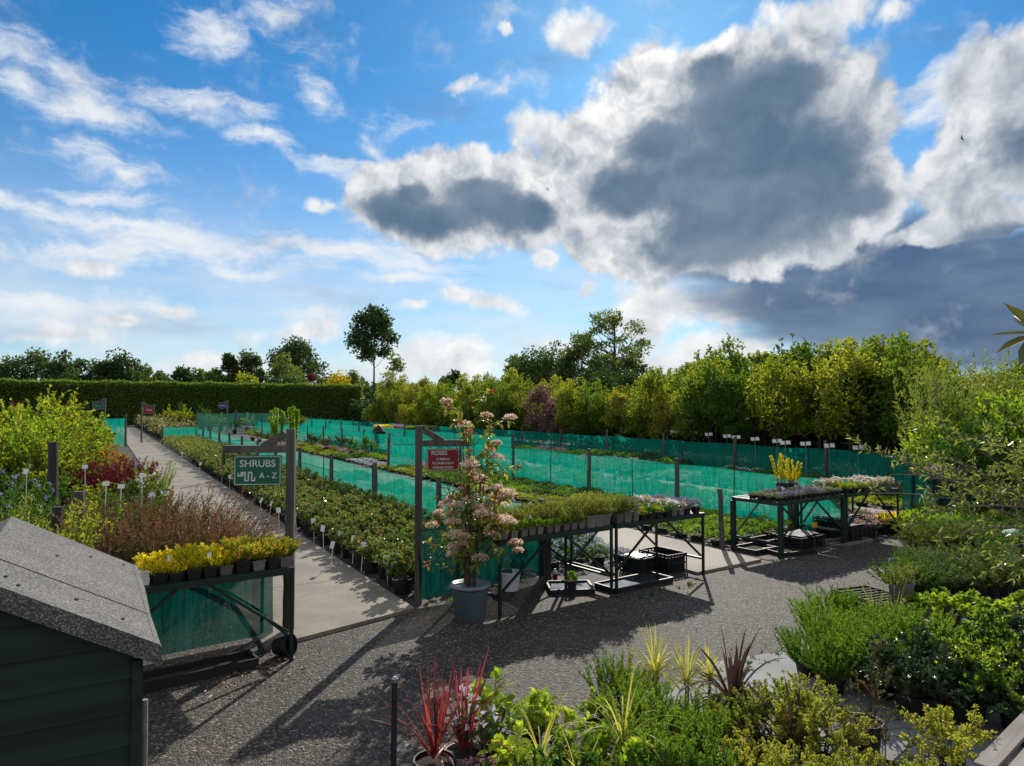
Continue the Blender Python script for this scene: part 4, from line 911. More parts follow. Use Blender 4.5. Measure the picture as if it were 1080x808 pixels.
# slatted bench at the lower right corner
def pallet():
    p = G(1042, 800, .32); o = thing('slatted_bench', 'silvered slatted timber bench in the lower right corner', 'bench', (p.x, p.y, 0), .72)
    for k in range(6):
        s = MB(); box(s, (.65, -.66 + k * .13, .31), (1.5, .095, .024)); part('slat', s, M['palewood'], o)
    for x in (-.1, 1.0):
        s = MB(); box(s, (x + .2, -.33, .277), (.07, .78, .04)); part('bearer', s, M['palewood'], o)
        for y in (-.66, 0): s = MB(); box(s, (x + .2, y, .128), (.07, .07, .256)); part('leg', s, M['palewood'], o)
pallet()
# small post with a green-white cap at the right edge
o = thing('tap_post', 'slim rusty post with a green and white cap at the right edge', 'post', G(1078, 628)); mb = MB(); tube(mb, [(0, 0, -.02), (0, 0, .72)], .022, n=8); part('post', mb, M['rod'], o)
mb = MB(); lathe(mb, [(.16, .70), (.17, .715), (.05, .75), (.02, .76)], 16); part('cap', mb, M['signgreen'], o); mb = MB(); lathe(mb, [(.172, .694), (.178, .70), (.172, .706)], 16); part('rim', mb, M['white'], o)
# birds
def bird(px, py, d, label, s=1.0):
    p = G(px, py, H + (428 - py) * d / 750); mb = MB(); lathe(mb, [(.01, -.2), (.06, -.08), (.075, .03), (.05, .13), (.02, .18)], 8)
    o = thing('bird', label, 'bird', AT(px, d, H + (428 - py) * d / 750), .8, None, s); o.rotation_euler = (.2, .5, .8); mb.xf(Matrix.Rotation(PI / 2, 4, 'X')); part('body', mb, M['bird'], o)
    for k in (-1, 1):
        w = MB(); w.add([(k * .05, -.08, .02), (k * .05, .1, .02), (k * .34, .06, .16), (k * .62, -.08, .1), (k * .3, -.1, .13)], [[0, 1, 2, 3, 4] if k < 0 else [4, 3, 2, 1, 0]])
        w.add([(k * .05, -.08, .005), (k * .05, .1, .005), (k * .34, .06, .145), (k * .62, -.08, .095), (k * .3, -.1, .115)], [[4, 3, 2, 1, 0]]); part('wing', w, M['bird'], o)
bird(1020, 143, 95, 'small dark bird in front of the white cloud at right')
bird(578, 198, 120, 'tiny dark bird between the two big clouds', .8)

# ================================================================== plants: roses beside the path
def rose(seed):
    r = R(seed); h = r.uniform(.42, .52); st, lf, P, D = stems_shrub(r, h, .27, 13, 560, .052, .038, z0=.13, t0=.2, side=.85, up=.1, twigs=2, base=.05, round_=.75)
    return Proto('potted_rose', [pot(.105, .16), ('stems', st, [M['gstem']], False), ('foliage', lf, [M['rose']], False)])
roses = [rose(100 + i) for i in range(6)]
cells = [(u, 7.75 + k * .37) for k in range(96) for u in (3.06, 3.45, 3.84, 4.23, 4.6)]
LBL_R = 'bushy potted rose with reddish young leaves in the near bed right of the path'
for i, (u, s_) in enumerate(cells[:300]):
    p = W(u + rnd.uniform(-.05, .05), s_ + rnd.uniform(-.05, .05) + .1 * (u - 3)); roses[i % 6].place(p, LBL_R, 'rose', 'potted roses in the near bed', rnd.uniform(0, 6.28), rnd.uniform(.85, 1.12), near=(i < 110))
mb = MB(); r = R(77)
for (u, s_) in cells[300:]:
    q = W(u, s_); st, lf, P, D = stems_shrub(r, .6, .26, 6, 120, .08, .06, z0=.1, t0=.2, side=.8, twigs=1); lf.v = [v + np.array(q) for v in lf.v]; mb.merge(lf)
tag(link('rose_mass', mb.mesh('rose_mass', [M['rose']])), 'mass of low roses at the far end of the near bed', 'roses', None, 'stuff')
# taller roses in the second block, pale with flowers
tallr = [shrub('rose_bush', 140 + i, 'rosefar', 1.25, .42, 9, 420, .10, .08, .15, .25) for i in range(3)]
for i in range(96):
    u = 3.3 + (i % 3) * .75; s_ = 47.2 + (i // 3) * 1.12
    tallr[i % 3].place(W(u + rnd.uniform(-.1, .1), s_ + rnd.uniform(-.2, .2)), 'tall pale flowering rose bush in the far bed beyond the red sign', 'rose', 'flowering roses in the far bed', rnd.uniform(0, 6.28), rnd.uniform(.85, 1.15), near=False)
# white labels on stakes along the roses
def stake_label(p, h, label, group, rz, tilt, w=.055, hh=.075, cat='plant label', mat='white', double=False):
    o = thing('plant_label', label, cat, p, rz, group); o.rotation_euler = (tilt, 0, rz); mb = MB(); box(mb, (0, 0, h / 2 - .02), (.012, .003, h + .04)); part('stake', mb, M['metal' if double else mat], o)
    for k in ((-1, 1) if double else (0,)):
        mb = MB(); box(mb, (k * w * .66, -.006, h + (.004 * k)), (w, .004, hh)); pl = part('plate', mb, M[mat], o); pl.rotation_euler = (-.25, 0, 0); pl.location = (0, -.25 * h * 1.0, h * .031)
    return o
for (px, py) in ((310, 541), (338, 557), (357, 562), (368, 569), (377, 576), (320, 527), (287, 525), (299, 532), (262, 505), (232, 497), (208, 489), (190, 478), (275, 518), (345, 575), (300, 546), (328, 550), (292, 538), (350, 552), (280, 531), (240, 503), (244, 496), (270, 528), (405, 588), (303, 521)):
    q = G(px, py, .34); stake_label(Vector((q.x + .05, q.y, 0)), .34, 'white plant label on a stake at the path edge of the rose bed', 'white labels along the rose bed', rnd.uniform(-.8, .6), rnd.uniform(-.35, .25), .075, .095)

# ------------------------------------------------------------------ potted photinia by the red sign
def photinia():
    p = G(495, 656) + Vector((0, .14, 0)); o = thing('flowering_tree', 'tall potted shrub with cream flower heads and red young leaves in a blue-grey pot', 'potted tree', p)
    pt = MB(); lathe(pt, [(.155, 0), (.185, .31), (.205, .315), (.21, .345), (.195, .35), (.18, .33)], 28); lathe(pt, [(.185, .3), (.185, .315), (.05, .325)], 28, m=1); part('pot', pt, [M['blue_pot'], M['soil']], o, True)
    r = R(23); st, lf, rd, fl = MB(), MB(), MB(), MB(); z0 = .32
    ends = []
    for i in range(12):
        a = r.uniform(0, 6.28); rr = r.uniform(.12, .58); h = r.uniform(1.2, 2.05) if i > 2 else 1.95 + .13 * i; rr = rr if h < 1.8 else rr * .5
        b = np.array([math.cos(a) * .05, math.sin(a) * .05, z0]); e = np.array([math.cos(a) * rr, math.sin(a) * rr, h]); c = np.array([math.cos(a) * rr * .5, math.sin(a) * rr * .5, z0 + (h - z0) * .5])
        ts = np.linspace(0, 1, 9)[:, None]; pts = b * (1 - ts) ** 2 + 2 * c * ts * (1 - ts) + e * ts ** 2 + r.normal(size=(9, 3)) * .012; tube(st, pts, .009, .003, 5)
        for k in range(12):
            q = r.uniform(.12, 1.0); p0 = b * (1 - q) ** 2 + 2 * c * q * (1 - q) + e * q * q; d = rv(r, 1)[0]; d[2] = abs(d[2]) * .6 + .15; d /= np.linalg.norm(d)
            tw = r.uniform(.18, .5) * (1.15 - .45 * q); p1 = p0 + d * tw; tube(st, [p0, p0 * .5 + p1 * .5 + [0, 0, .02], p1], .005, .002, 3, cap=False); ends.append((p0, p1, q))
    for (p0, p1, q) in ends:
        if p1[0] < -.04 and 1.28 < p1[2] < 1.86: continue
        n = 10; t = r.uniform(.25, 1.05, n)[:, None]; P = p0 + (p1 - p0) * t; D = unit(unit(p1 - p0) * .5 + rv(r, n) * .8 + np.array([0, 0, -.05])); bigleaves(lf, r, P, D, .092 * r.uniform(.6, 1.15, n), .038, droop=.3)
        if r.uniform() < (.26 if p1[2] < 1.7 else .7): P = np.repeat(p1[None], 7, 0); bigleaves(rd, r, P, rv(r, 7) + np.array([0, 0, .6]), .075 * r.uniform(.6, 1.1, 7), .026)
        if r.uniform() < .44 and p1[2] > .62 and not (p1[0] < -.10 and 1.2 < p1[2] < 2.0):
            s = r.uniform(.05, .095); v = rv(r, 120); v[:, 2] = abs(v[:, 2]) * .6; q_ = p1 + np.array([0, 0, .02]) + v * s * r.uniform(.75, 1.05, (120, 1)); leaves(fl, r, q_, rv(r, 120) + np.array([0, 0, .5]), .025, .023)
    part('stems', st, M['twig'], o); part('foliage', lf, M['photinia'], o); part('young_leaves', rd, M['photred'], o); part('blossom', fl, M['cream'], o)
photinia()

# ------------------------------------------------------------------ plants on the tables
heA = [upright('potted_heather', 200 + i, 'heath', .195, .10, 40, 26, .026, .009, .058, .085, ['grey_pot', 'black', 'black'][i], None, spread=.3, square=True) for i in range(3)]
heB = [upright('potted_heather', 210 + i, 'heathor', .215, .10, 40, 26, .028, .009, .058, .085, ['grey_pot', 'black'][i], spread=.3, square=True) for i in range(2)]
def grid(T, x0, x1, dx, y0, y1, dy, fn):
    k = 0; x = x0
    while x <= x1 + 1e-6:
        y = y0
        while y <= y1 + 1e-6: fn(T[0](x + rnd.uniform(-.012, .012), y + rnd.uniform(-.012, .012), .781), k, x, y); k += 1; y += dy
        x += dx
def hA(p, k, x, y):
    if x < 1.1: heA[(k + int(x * 9)) % 3].place(p, 'golden yellow heather in a small square pot on the table by the shed', 'heather', 'golden heathers on the shed table', tA[2] + rnd.choice([0, PI / 2]), (1, 1, rnd.uniform(.82, 1.12)), True)
    else: heB[k % 2].place(p, 'green heather with orange tips at the path end of the heather table', 'heather', 'orange-tipped heathers on the shed table', tA[2] + rnd.choice([0, PI / 2]), rnd.uniform(.9, 1.1), True)
grid(tA, .53, 1.53, .125, .09, .42, .15, hA)
def U(name, seed, mat, h, rad, nst, per, L, Wd, **k): return upright(name, seed, mat, h, rad, nst, per, L, Wd, square=True, **k)
smg = [mound('potted_alpine', 220 + i, 'bright', .16, .06, 220, .03, .014, .045, .08, 'grey_pot') for i in range(2)]
gra = [U('potted_grass', 225 + i, 'grass', .19 + .02 * i, .10, 26, 14, .05, .006, potr=.05, poth=.09, potmat='grey_pot', spread=.5) for i in range(3)]
tall_g = [U('potted_grass', 229 + i, 'grass', .29, .10, 30, 16, .05, .007, potr=.07, poth=.13, potmat='grey_pot', spread=.5) for i in range(2)]
lav = [U('potted_lavender', 232 + i, 'grey', .26, .09, 22, 14, .035, .006, potr=.06, poth=.11, potmat='grey_pot', tipmat='purplef', tip=.7) for i in range(2)]
alp = [mound('potted_alpine', 235 + i, ['green', 'yellowgreen', 'grey'][i], .115, .075, 260, .026, .014, .052, .07, 'black') for i in range(3)]
wfl = [mound('flowering_alpine', 240 + i, 'grey', .17, .07, 160, .03, .014, .05, .08, 'grey_pot', ['cream', 'whitef'][i], 16, .024) for i in range(2)]
pfl = [mound('flowering_alpine', 243 + i, 'grey', .17, .06, 150, .03, .012, .045, .08, 'black', ['purplef', 'pinkf'][i], 22, .02) for i in range(2)]
GB = 'grasses on the grass table'
def fB(p, k, x, y):
    if y < .1 and x < .92: smg[k % 2].place(p, 'small bright green alpine in a taupe pot along the front of the grass table', 'alpine', 'bright alpines along the grass table front', tB[2], rnd.uniform(.9, 1.15))
    elif x > 1.15 and y < .3: tall_g[k % 2].place(p, 'tawny grass in a larger taupe pot at the right end of the grass table', 'grass', 'larger grasses on the grass table', tB[2], rnd.uniform(.9, 1.1))
    else: gra[k % 3].place(p, 'wispy green grass in a small pot on the grass table', 'grass', GB, tB[2], rnd.uniform(.85, 1.15))
grid(tB, .08, 1.52, .118, .06, .7, .2, fB)
def fC(p, k, x, y):
    if x < .42:
        (tall_g if x < .3 else lav)[k % 2].place(p, 'tawny grass in a taupe pot at the left end of the alpine table' if x < .3 else 'grey lavender with purple tips in a pot on the alpine table', 'grass' if x < .3 else 'lavender', 'grasses on the alpine table' if x < .3 else 'lavenders on the alpine table', tC[2], rnd.uniform(.85, 1.05))
    elif x < .95: alp[k % 2].place(p, 'low cushion alpine in a tray in the middle of the alpine table', 'alpine', 'cushion alpines on the alpine table', tC[2], rnd.uniform(.95, 1.15))
    elif x < 1.22: wfl[k % 2].place(p, 'cream flowered alpine in a small pot on the alpine table', 'alpine', 'cream flowered alpines on the alpine table', tC[2], rnd.uniform(.9, 1.1))
    else: pfl[0].place(p, 'purple flowered alpine at the right end of the alpine table', 'alpine', 'purple flowered alpines on the alpine table', tC[2], rnd.uniform(.9, 1.05))
grid(tC, .08, 1.5, .135, .07, .7, .15, fC)
def fD(p, k, x, y):
    if x > 1.12: alp[2].place(p, 'dark cushion alpine at the right end of the conifer table', 'alpine', 'cushions on the conifer table', tD[2], rnd.uniform(.8, 1.0))
    elif y < .12: pfl[0].place(p, 'small lilac flowered plant along the front of the conifer table', 'alpine', 'lilac plants along the conifer table front', tD[2], rnd.uniform(.7, .9))
    else: (pfl if k % 6 == 0 else [alp[2], alp[2], wfl[0]])[k % 2].place(p, 'greyish flowering plug plant filling the conifer table', 'alpine', 'plug plants on the conifer table', tD[2], rnd.uniform(.75, .95))
grid(tD, .07, 1.6, .125, .07, .56, .14, fD)
gold = [upright('golden_conifer', 250 + i, 'heath', .52, .15, 9, 150, .035, .014, potr=.09, poth=.14, potmat='black', spread=.25, stemmat='twig', jit=.1) for i in range(2)]
gold[0].place(tD[0](1.1, .7, .781), 'golden upright conifer in a black pot, left of the pair', 'conifer', None, 0, 1.08)
gold[1].place(tD[0](1.42, .72, .781), 'golden upright conifer in a black pot, right of the pair', 'conifer', None, 1, .95)
def fE(p, k, x, y):
    if x < .62 and y < .4: alp[1].place(p, 'lime green cushion alpine on the right table', 'alpine', 'lime cushions on the right table', tE[2], 1.15)
    else: wfl[k % 2].place(p, 'white flowered alpine at the back of the right table', 'alpine', 'white flowered alpines on the right table', tE[2], rnd.uniform(.85, 1.1))
grid(tE, .1, 1.4, .15, .08, .7, .16, fE)
grid(tF, .08, 1.7, .19, .08, .7, .2, lambda p, k, x, y: (wfl + pfl)[k % 4].place(p, 'pale flowering pot plant on the shaded far right table', 'alpine', 'flowering pots on the far right table', 0, 1.4, False))
yel = mound('yellow_alpine', 260, 'heath', .32, .17, 200, .07, .04, .08, .1); pal = mound('pale_alpine', 261, 'lime', .2, .17, 160, .06, .04, .08, .08); pur = mound('purple_alpine', 262, 'grey', .24, .16, 120, .06, .04, .08, .08, 'black', 'pinkf', 30, .06)
grid(tG, .1, .95, .22, .1, .7, .25, lambda p, k, x, y: yel.place(p - Vector((0, 0, .08)), 'yellow pot plant on the far table in the netted beds', 'alpine', 'yellow pots on the far table', 0, 1, False))
grid(tG, 1.2, 1.9, .24, .1, .7, .25, lambda p, k, x, y: pur.place(p - Vector((0, 0, .08)), 'pinkish pot plant on the far table in the netted beds', 'alpine', 'pink pots on the far table', 0, 1, False))
grid(tH, .1, 2.3, .24, .1, .7, .25, lambda p, k, x, y: pal.place(p - Vector((0, 0, .08)), 'pale green tray plant on the second far table', 'alpine', 'pale green trays on the far table', 0, 1, False))
mound('potted_alpine', 263, 'bright', .2, .06, 160, .035, .02, .06, .1).place(G(603, 621, .03), 'single green seedling in a black pot standing in the water tray', 'seedling', None)

# ------------------------------------------------------------------ low stock in the beds
kinds = {
 'herb': [mound('potted_herb', 300 + i, 'green', .30, .19, 240, .055, .03, .1, .13) for i in range(2)],
 'limeherb': [mound('leafy_herb', 303 + i, 'bright', .30, .2, 240, .06, .03, .1, .13) for i in range(2)],
 'thyme': [mound('potted_thyme', 306 + i, 'yellowgreen', .2, .2, 240, .045, .025, .1, .1) for i in range(2)],
 'silver': [mound('silver_plant', 309, 'silver', .18, .17, 220, .045, .022, .1, .1)],
 'pink': [mound('pink_flowered_plant', 311, 'grey', .26, .18, 190, .05, .025, .1, .12, 'black', 'pinkf', 30, .03)],
 'blue': [mound('blue_flowered_plant', 313, 'green', .3, .18, 200, .05, .025, .1, .12, 'black', 'bluef', 26, .03)],
 'white': [mound('white_flowered_plant', 315, 'grey', .26, .18, 190, .05, .025, .1, .12, 'black', 'whitef', 22, .03)],
 'goldp': [mound('golden_leaved_plant', 317, 'heath', .24, .18, 220, .05, .03, .1, .12)],
 'orangep': [mound('orange_leaved_plant', 318, 'orange', .26, .18, 200, .05, .03, .1, .12)],
 'darkp': [mound('dark_leaved_plant', 319, 'dark', .34, .2, 260, .055, .03, .1, .13)],
}
adj = {'herb': 'mid-green potted herb', 'limeherb': 'bright green potted herb', 'thyme': 'low yellow-green potted thyme', 'silver': 'low silver-leaved potted plant', 'pink': 'pink flowered potted plant', 'blue': 'blue flowered potted plant', 'white': 'white flowered potted plant', 'goldp': 'golden-leaved potted plant', 'orangep': 'orange-leaved potted plant', 'darkp': 'dark-leaved potted plant'}
def bed(u0, u1, s0, s1, step, pick, where, near_to=0, sc=1.0, skip=0.0):
    s_ = s0; i = 0
    while s_ < s1:
        u = u0
        while u <= u1:
            if rnd.random() > skip:
                k = pick(u, s_); k and rnd.choice(kinds[k]).place(W(u + rnd.uniform(-.04, .04), s_ + rnd.uniform(-.04, .04)), adj[k] + ' ' + where, 'pot plant', adj[k] + 's ' + where, rnd.uniform(0, 6), (lambda q_: (max(q_, .95 * step / .4), max(q_, .95 * step / .4), q_))(sc * rnd.uniform(.8, 1.25)), near=s_ < near_to)
            u += step; i += 1
        s_ += step
def blocks(seed, names, bu, bs):
    def f(u, s_): return random.Random(seed * 7919 + int(u / bu) * 131 + int(s_ / bs) * 17).choice(names)
    return f
bed(5.15, 6.4, 7.9, 20, .38, lambda u, s_: 'silver' if u > 6.0 and s_ < 11 else ('blue' if s_ < 9.2 else blocks(1, ['herb', 'limeherb', 'silver', 'thyme'], .8, 1.4)(u, s_)), 'between the net fence and the side path', 10)
bed(8.25, 10.2, 8.0, 18.5, .4, lambda u, s_: 'limeherb' if s_ < 9.6 else blocks(2, ['limeherb', 'herb', 'thyme', 'limeherb', 'herb'], 1.0, 1.3)(u, s_), 'in the bed right of the side path', 11, .72)
bed(8.3, 10.2, 18.8, 40, .52, blocks(3, ['pink', 'limeherb', 'thyme', 'silver', 'herb'], 1.0, 1.8), 'farther along the bed right of the side path', 0, .8)
bed(10.9, 12.3, 8.6, 20, .45, blocks(4, ['herb', 'limeherb', 'white', 'herb', 'silver'], .7, 1.2), 'behind the nearer long net fence', 0, 1.0)
bed(10.9, 12.3, 20.5, 42, .62, blocks(5, ['herb', 'darkp', 'white'], .7, 2.0), 'far along behind the nearer long net fence', 0, 1.5)
bed(14.2, 17.2, 6.0, 17, .5, lambda u, s_: ('goldp' if s_ > 10 else 'orangep') if 16.0 < u < 16.6 and s_ < 16.5 and s_ > 7 else blocks(6, ['herb', 'limeherb', 'thyme', 'white', 'herb'], 1.0, 1.5)(u, s_), 'beyond the far path under the nursery trees', 0, .85)
bed(14.2, 17.2, 17.5, 44, .8, blocks(7, ['herb', 'thyme', 'pink', 'herb', 'darkp'], 1.0, 2.2), 'far along beyond the far path', 0, 1.3)
bed(18.2, 18.8, 4, 26, .6, lambda u, s_: blocks(12, ['herb', 'white', 'darkp'], 1, 2)(u, s_), 'at the feet of the nursery trees', 0, 1.4)
bed(11.6, 13.5, 5.8, 7.6, .38, blocks(8, ['limeherb', 'herb', 'goldp'], .8, .8), 'behind the right table', 0, 1.1)
bed(10.85, 12.2, 7.4, 8.5, .36, lambda u, s_: 'pink', 'behind the conifer table', 0, 1.0)
# rounded shrubs between the nets (px, top py, distance)
dome = [shrub('potted_shrub', 330 + i, ['green', 'yellowgreen', 'browngreen'][i], 1.0, .55, 16, 900, .07, .04, .16, .25, round_=1.2) for i in range(3)]
for j, (px, py, d, k, w) in enumerate(((386, 457, 29, 0, 1.35), (372, 459, 30, 0, 1.2), (345, 456, 33, 2, 1.2), (330, 453, 36, 2, 1.3), (360, 455, 34, 2, 1.0), (352, 466, 30, 1, .8), (318, 463, 34, 1, .9), (336, 466, 31, 1, .8), (300, 457, 40, 2, 1.1), (267, 449, 43, 1, 1.1), (274, 452, 41, 2, 1.1), (283, 454, 40, 0, 1.0))):
    s_ = hgt(py, d); dome[k].place(AT(px, d), 'rounded %s shrub in the netted middle beds behind the sign' % ['green', 'yellow-green', 'olive'][k], 'shrub', 'rounded %s shrubs in the middle beds' % ['green', 'yellow-green', 'olive'][k], j, (s_ * w * .85, s_ * w * .85, s_), False)
for j, (px, py, d) in enumerate(((212, 424, 62), (196, 425, 64), (222, 431, 60), (205, 434, 58), (233, 434, 60), (178, 425, 66), (190, 422, 70), (262, 434, 56), (288, 431, 58), (296, 436, 50), (306, 432, 52), (314, 430, 54), (248, 440, 54))):
    s_ = hgt(py, d); dome[1 if j % 3 else 0].place(AT(px, d), 'bright leafy shrub in front of the far hedge near the purple sign', 'shrub', 'leafy shrubs in front of the far hedge', j, (s_ * .8, s_ * .8, s_), False)
# the two thin cactus-like columns by the far net
spk = upright('columnar_shrub', 340, 'lime', 1.0, .18, 7, 220, .07, .035, 0, 0, spread=.1)
for (px, py, d, n_) in ((294, 433, 36, 'left'), (312, 431, 37, 'right')): spk.place(AT(px, d), 'column-shaped lime shrub above the SHRUBS sign, %s one' % n_, 'shrub', None, px, (hgt(py, d) * 1.1, hgt(py, d) * 1.1, hgt(py, d)), False)

# ------------------------------------------------------------------ left beds
tw = [upright('twiggy_shrub', 400 + i, 'browngreen', 1.12, .62, 95, 60, .036, .010, potr=.15, poth=.25, tipmat='brown', tip=.66, spread=.4, stemmat='twig') for i in range(3)]
for i, (px, d, py) in enumerate(((118, 7.5, 548), (150, 7.8, 536), (182, 7.9, 538), (212, 8.1, 540), (243, 8.4, 546), (135, 8.6, 520), (168, 8.9, 516), (200, 9.0, 520), (232, 9.3, 530), (258, 9.2, 545))):
    s_ = hgt(py, d) / 1.12; tw[i % 3].place(AT(px, d), 'fine twiggy potted shrub with russet tips behind the heather table', 'shrub', 'russet twiggy shrubs behind the heather table', i * 1.3, s_, True)
rh = [upright('red_heather', 410 + i, 'red', .95, .34, 34, 46, .06, .022, potr=.14, poth=.22, spread=.3, stemmat='twig') for i in range(2)]
for i in range(13):
    px = 64 + i * 7; d = 14.6 + rnd.uniform(-.7, .9); rh[i % 2].place(AT(px, d), 'wine-red upright heather in the left bed', 'heather', 'wine-red heathers in the left bed', i, hgt(489 + rnd.uniform(-4, 6), d) / .95, True)
def put(proto, lst, label, cat, group, base_h, near=True):
    for i, (px, py, d) in enumerate(lst):
        s_ = hgt(py, d) / base_h; proto[i % len(proto)].place(AT(px, d), label, cat, group if len(lst) > 1 else None, i * 2.1, s_, near)
gl = [shrub('potted_shrub', 420 + i, 'green', .9, .4, 18, 800, .05, .028, .14, .22) for i in range(2)]
put(gl, [(108, 508, 12.2), (122, 512, 12), (136, 508, 12.5), (150, 516, 12), (162, 512, 12.6), (128, 530, 10.8), (142, 524, 11), (158, 534, 10.2), (176, 536, 10.2), (104, 536, 10.6)], 'green bushy shrub behind the russet twiggy shrubs', 'shrub', 'green bushy shrubs in the left bed', .9)
whf = [shrub('white_flowered_shrub', 424, 'green', .8, .35, 14, 500, .05, .025, .13, .2, flower='whitef', fn=6, fsize=.035)]
put(whf, [(150, 495, 13.4), (164, 500, 13), (172, 512, 11.8), (142, 498, 13.6)], 'green shrub with a few white flowers at the path edge of the left bed', 'shrub', 'white flowered shrubs at the left path edge', .8)
put([upright('upright_shrub', 425, 'yellowgreen', .9, .25, 22, 40, .05, .018, spread=.2)], [(166, 488, 13.6), (162, 494, 13.2)], 'upright yellow-green shrub at the path edge beside the wine-red heathers', 'shrub', 'upright yellow-green shrubs at the path edge', .9)
ys = [shrub('potted_shrub', 428 + i, 'yellowgreen', .9, .4, 18, 900, .05, .03, .14, .22) for i in range(2)]
put(ys, [(82, 528, 10.2), (98, 522, 10.8), (106, 500, 13.2), (94, 506, 12.6)], 'golden-green shrub beside the stout round post', 'shrub', 'golden-green shrubs by the stout post', .9)
orr = [shrub('orange_shrub', 432, 'orange', .9, .42, 18, 900, .06, .035, .14, .22)]
put(orr, [(96, 470, 19), (108, 468, 19.4), (120, 468, 19.6), (128, 476, 18.6), (112, 478, 18), (100, 482, 17.6)], 'orange and yellow leaved shrub beside the path in the left bed', 'shrub', 'orange shrubs in the left bed', .9)
put(ys, [(90, 478, 17), (74, 476, 17.2), (84, 486, 16.4), (118, 484, 16.8), (132, 482, 17.4)], 'golden-green shrub in front of the orange shrubs', 'shrub', 'golden-green shrubs before the orange shrubs', .9)
blf = [shrub('blue_flowered_shrub', 434 + i, 'green', .95, .42, 16, 700, .05, .02, .14, .22, flower='bluef', fn=14, fsize=.024) for i in range(2)]
put(blf, [(8, 492, 11.5), (18, 488, 12), (32, 500, 11), (46, 520, 10), (34, 522, 9.6), (52, 530, 9.4)], 'green shrub dotted with pale blue flowers in the left bed', 'shrub', 'pale blue flowered shrubs in the left bed', .95)
put(gl, [(20, 512, 9.8), (8, 506, 10.4), (44, 506, 10.8), (70, 500, 12.6), (76, 516, 11.4)], 'leafy green shrub among the pale blue flowered shrubs', 'shrub', 'leafy green shrubs at the left edge', .9)
cl = [upright('feathery_conifer', 437, 'yellowgreen', 1.15, .55, 40, 60, .05, .016, potr=.16, poth=.26, spread=.35, stemmat='twig')]
put(cl, [(4, 534, 6.6), (28, 530, 7.0), (44, 548, 6.5), (14, 548, 6.0)], 'feathery yellow-green conifer behind the shed roof', 'conifer', 'feathery conifers behind the shed', 1.15)
bigy = [shrub('tall_shrub', 440 + i, ['yellowgreen', 'lime', 'yellowgreen'][i], 2.4, .95, 30, 2600, .11, .07, .2, .3, round_=.7, twigs=4, stem_r=.012) for i in range(3)]
put(bigy, [(8, 430, 15), (28, 414, 17), (50, 410, 18), (66, 412, 19), (84, 426, 21), (96, 436, 23), (104, 446, 24), (40, 432, 14.6), (62, 440, 15.5), (80, 452, 17), (18, 446, 13.6), (-8, 424, 16), (-14, 446, 13), (100, 460, 22), (48, 456, 13.6), (70, 462, 14.6)], 'tall yellow-green shrub in the left bed before the hedge', 'shrub', 'tall yellow-green shrubs at left', 2.4)
put([gl[0], ys[0]], [(-10, 470, 12.6), (6, 470, 13), (24, 468, 13.2), (40, 474, 13), (52, 480, 12.8), (66, 476, 14)], 'low mixed shrub under the tall yellow-green shrubs', 'shrub', 'low shrubs under the tall yellow-green shrubs', .9)
mr = shrub('tall_shrub', 445, 'copper', 2.2, .7, 18, 900, .12, .07, .2, .3); put([mr], [(22, 424, 21)], 'dark reddish shrub showing between the tall yellow-green shrubs', 'shrub', None, 2.2)
for (px, py, d) in ((92, 492, 12.8), (151, 501, 11.8), (113, 510, 11.3), (128, 513, 11.2), (161, 522, 10), (30, 497, 9.6)):
    stake_label(AT(px, d), hgt(py, d), 'white plant label on a stake among the left bed shrubs', 'white labels in the left bed', rnd.uniform(-.4, .4), rnd.uniform(-.1, .1), .10, .07)

# ------------------------------------------------------------------ nursery tree rows
RT = {'A': 'rowA', 'B': 'rowB', 'C': 'rowC', 'D': 'rowD', 'P': 'purple'}
trees = {}
def row_tree(k, i):
    if (k, i) not in trees:
        r = R(500 + ord(k) * 10 + i); h = 4.2; tk, cr = tree_mesh(r, h, 1.0, .78 + .12 * i, 32, 1650, .165, .10, .045, .25, top=.5, spikes=15)
        trees[(k, i)] = Proto('nursery_tree', [('trunk', tk, [M['bark']], False), ('crown', cr, [M[RT[k]]], False)])
    return trees[(k, i)]
def envelope(px):
    """top of the tree rows in the photograph, by bearing"""
    xs = [330, 380, 430, 500, 530, 600, 690, 720, 760, 800, 830, 870, 900, 950, 975, 1000, 1040, 1100, 1300]; ys_ = [412, 412, 410, 408, 398, 405, 398, 386, 378, 376, 366, 366, 364, 362, 374, 388, 394, 385, 370]
    return float(np.interp(px, xs, ys_))
names = {'A': 'fresh green', 'B': 'mid-green', 'C': 'golden', 'D': 'dark green', 'P': 'purple-leaved'}
for ri, u in enumerate((19.4, 21.2, 23.4)):
    s_ = 3.5 + ri * .5
    while s_ < 58 + ri * 1.5:
        p = W(u + rnd.uniform(-.35, .35), s_ + rnd.uniform(-.3, .3)); px = 540 + 750 * p.x / p.y; d = p.y
        if px < 1180:
            top = envelope(px) + rnd.gauss(0, 8) + (14 if ri == 0 else 0 if ri == 2 else 7); hh = max(2.2, hgt(top - 4, d))
            k = rnd.choices('ABCD', [4, 4, .5 if px < 735 else .12, .8])[0]
            if 345 < px < 520: k = rnd.choices('ABC', [4, 2, 2])[0]
            if 690 < px < 720 and ri == 0: k = 'C'
            if 566 < px < 600 and ri == 0: k, hh = 'P', hgt(408 + rnd.uniform(-4, 10), d)
            sc = hh / 4.2
            row_tree(k, rnd.randrange(3)).place(p, '%s young tree in the nursery rows behind the netting' % names[k], 'tree', '%s trees in the nursery rows' % names[k], rnd.uniform(0, 6.28), (sc * rnd.uniform(.85, 1.15) ** .5, sc ** .5 * rnd.uniform(.9, 1.15), sc), True)
        s_ += rnd.uniform(.85, 1.3) * (1 if s_ < 40 else 1.3)
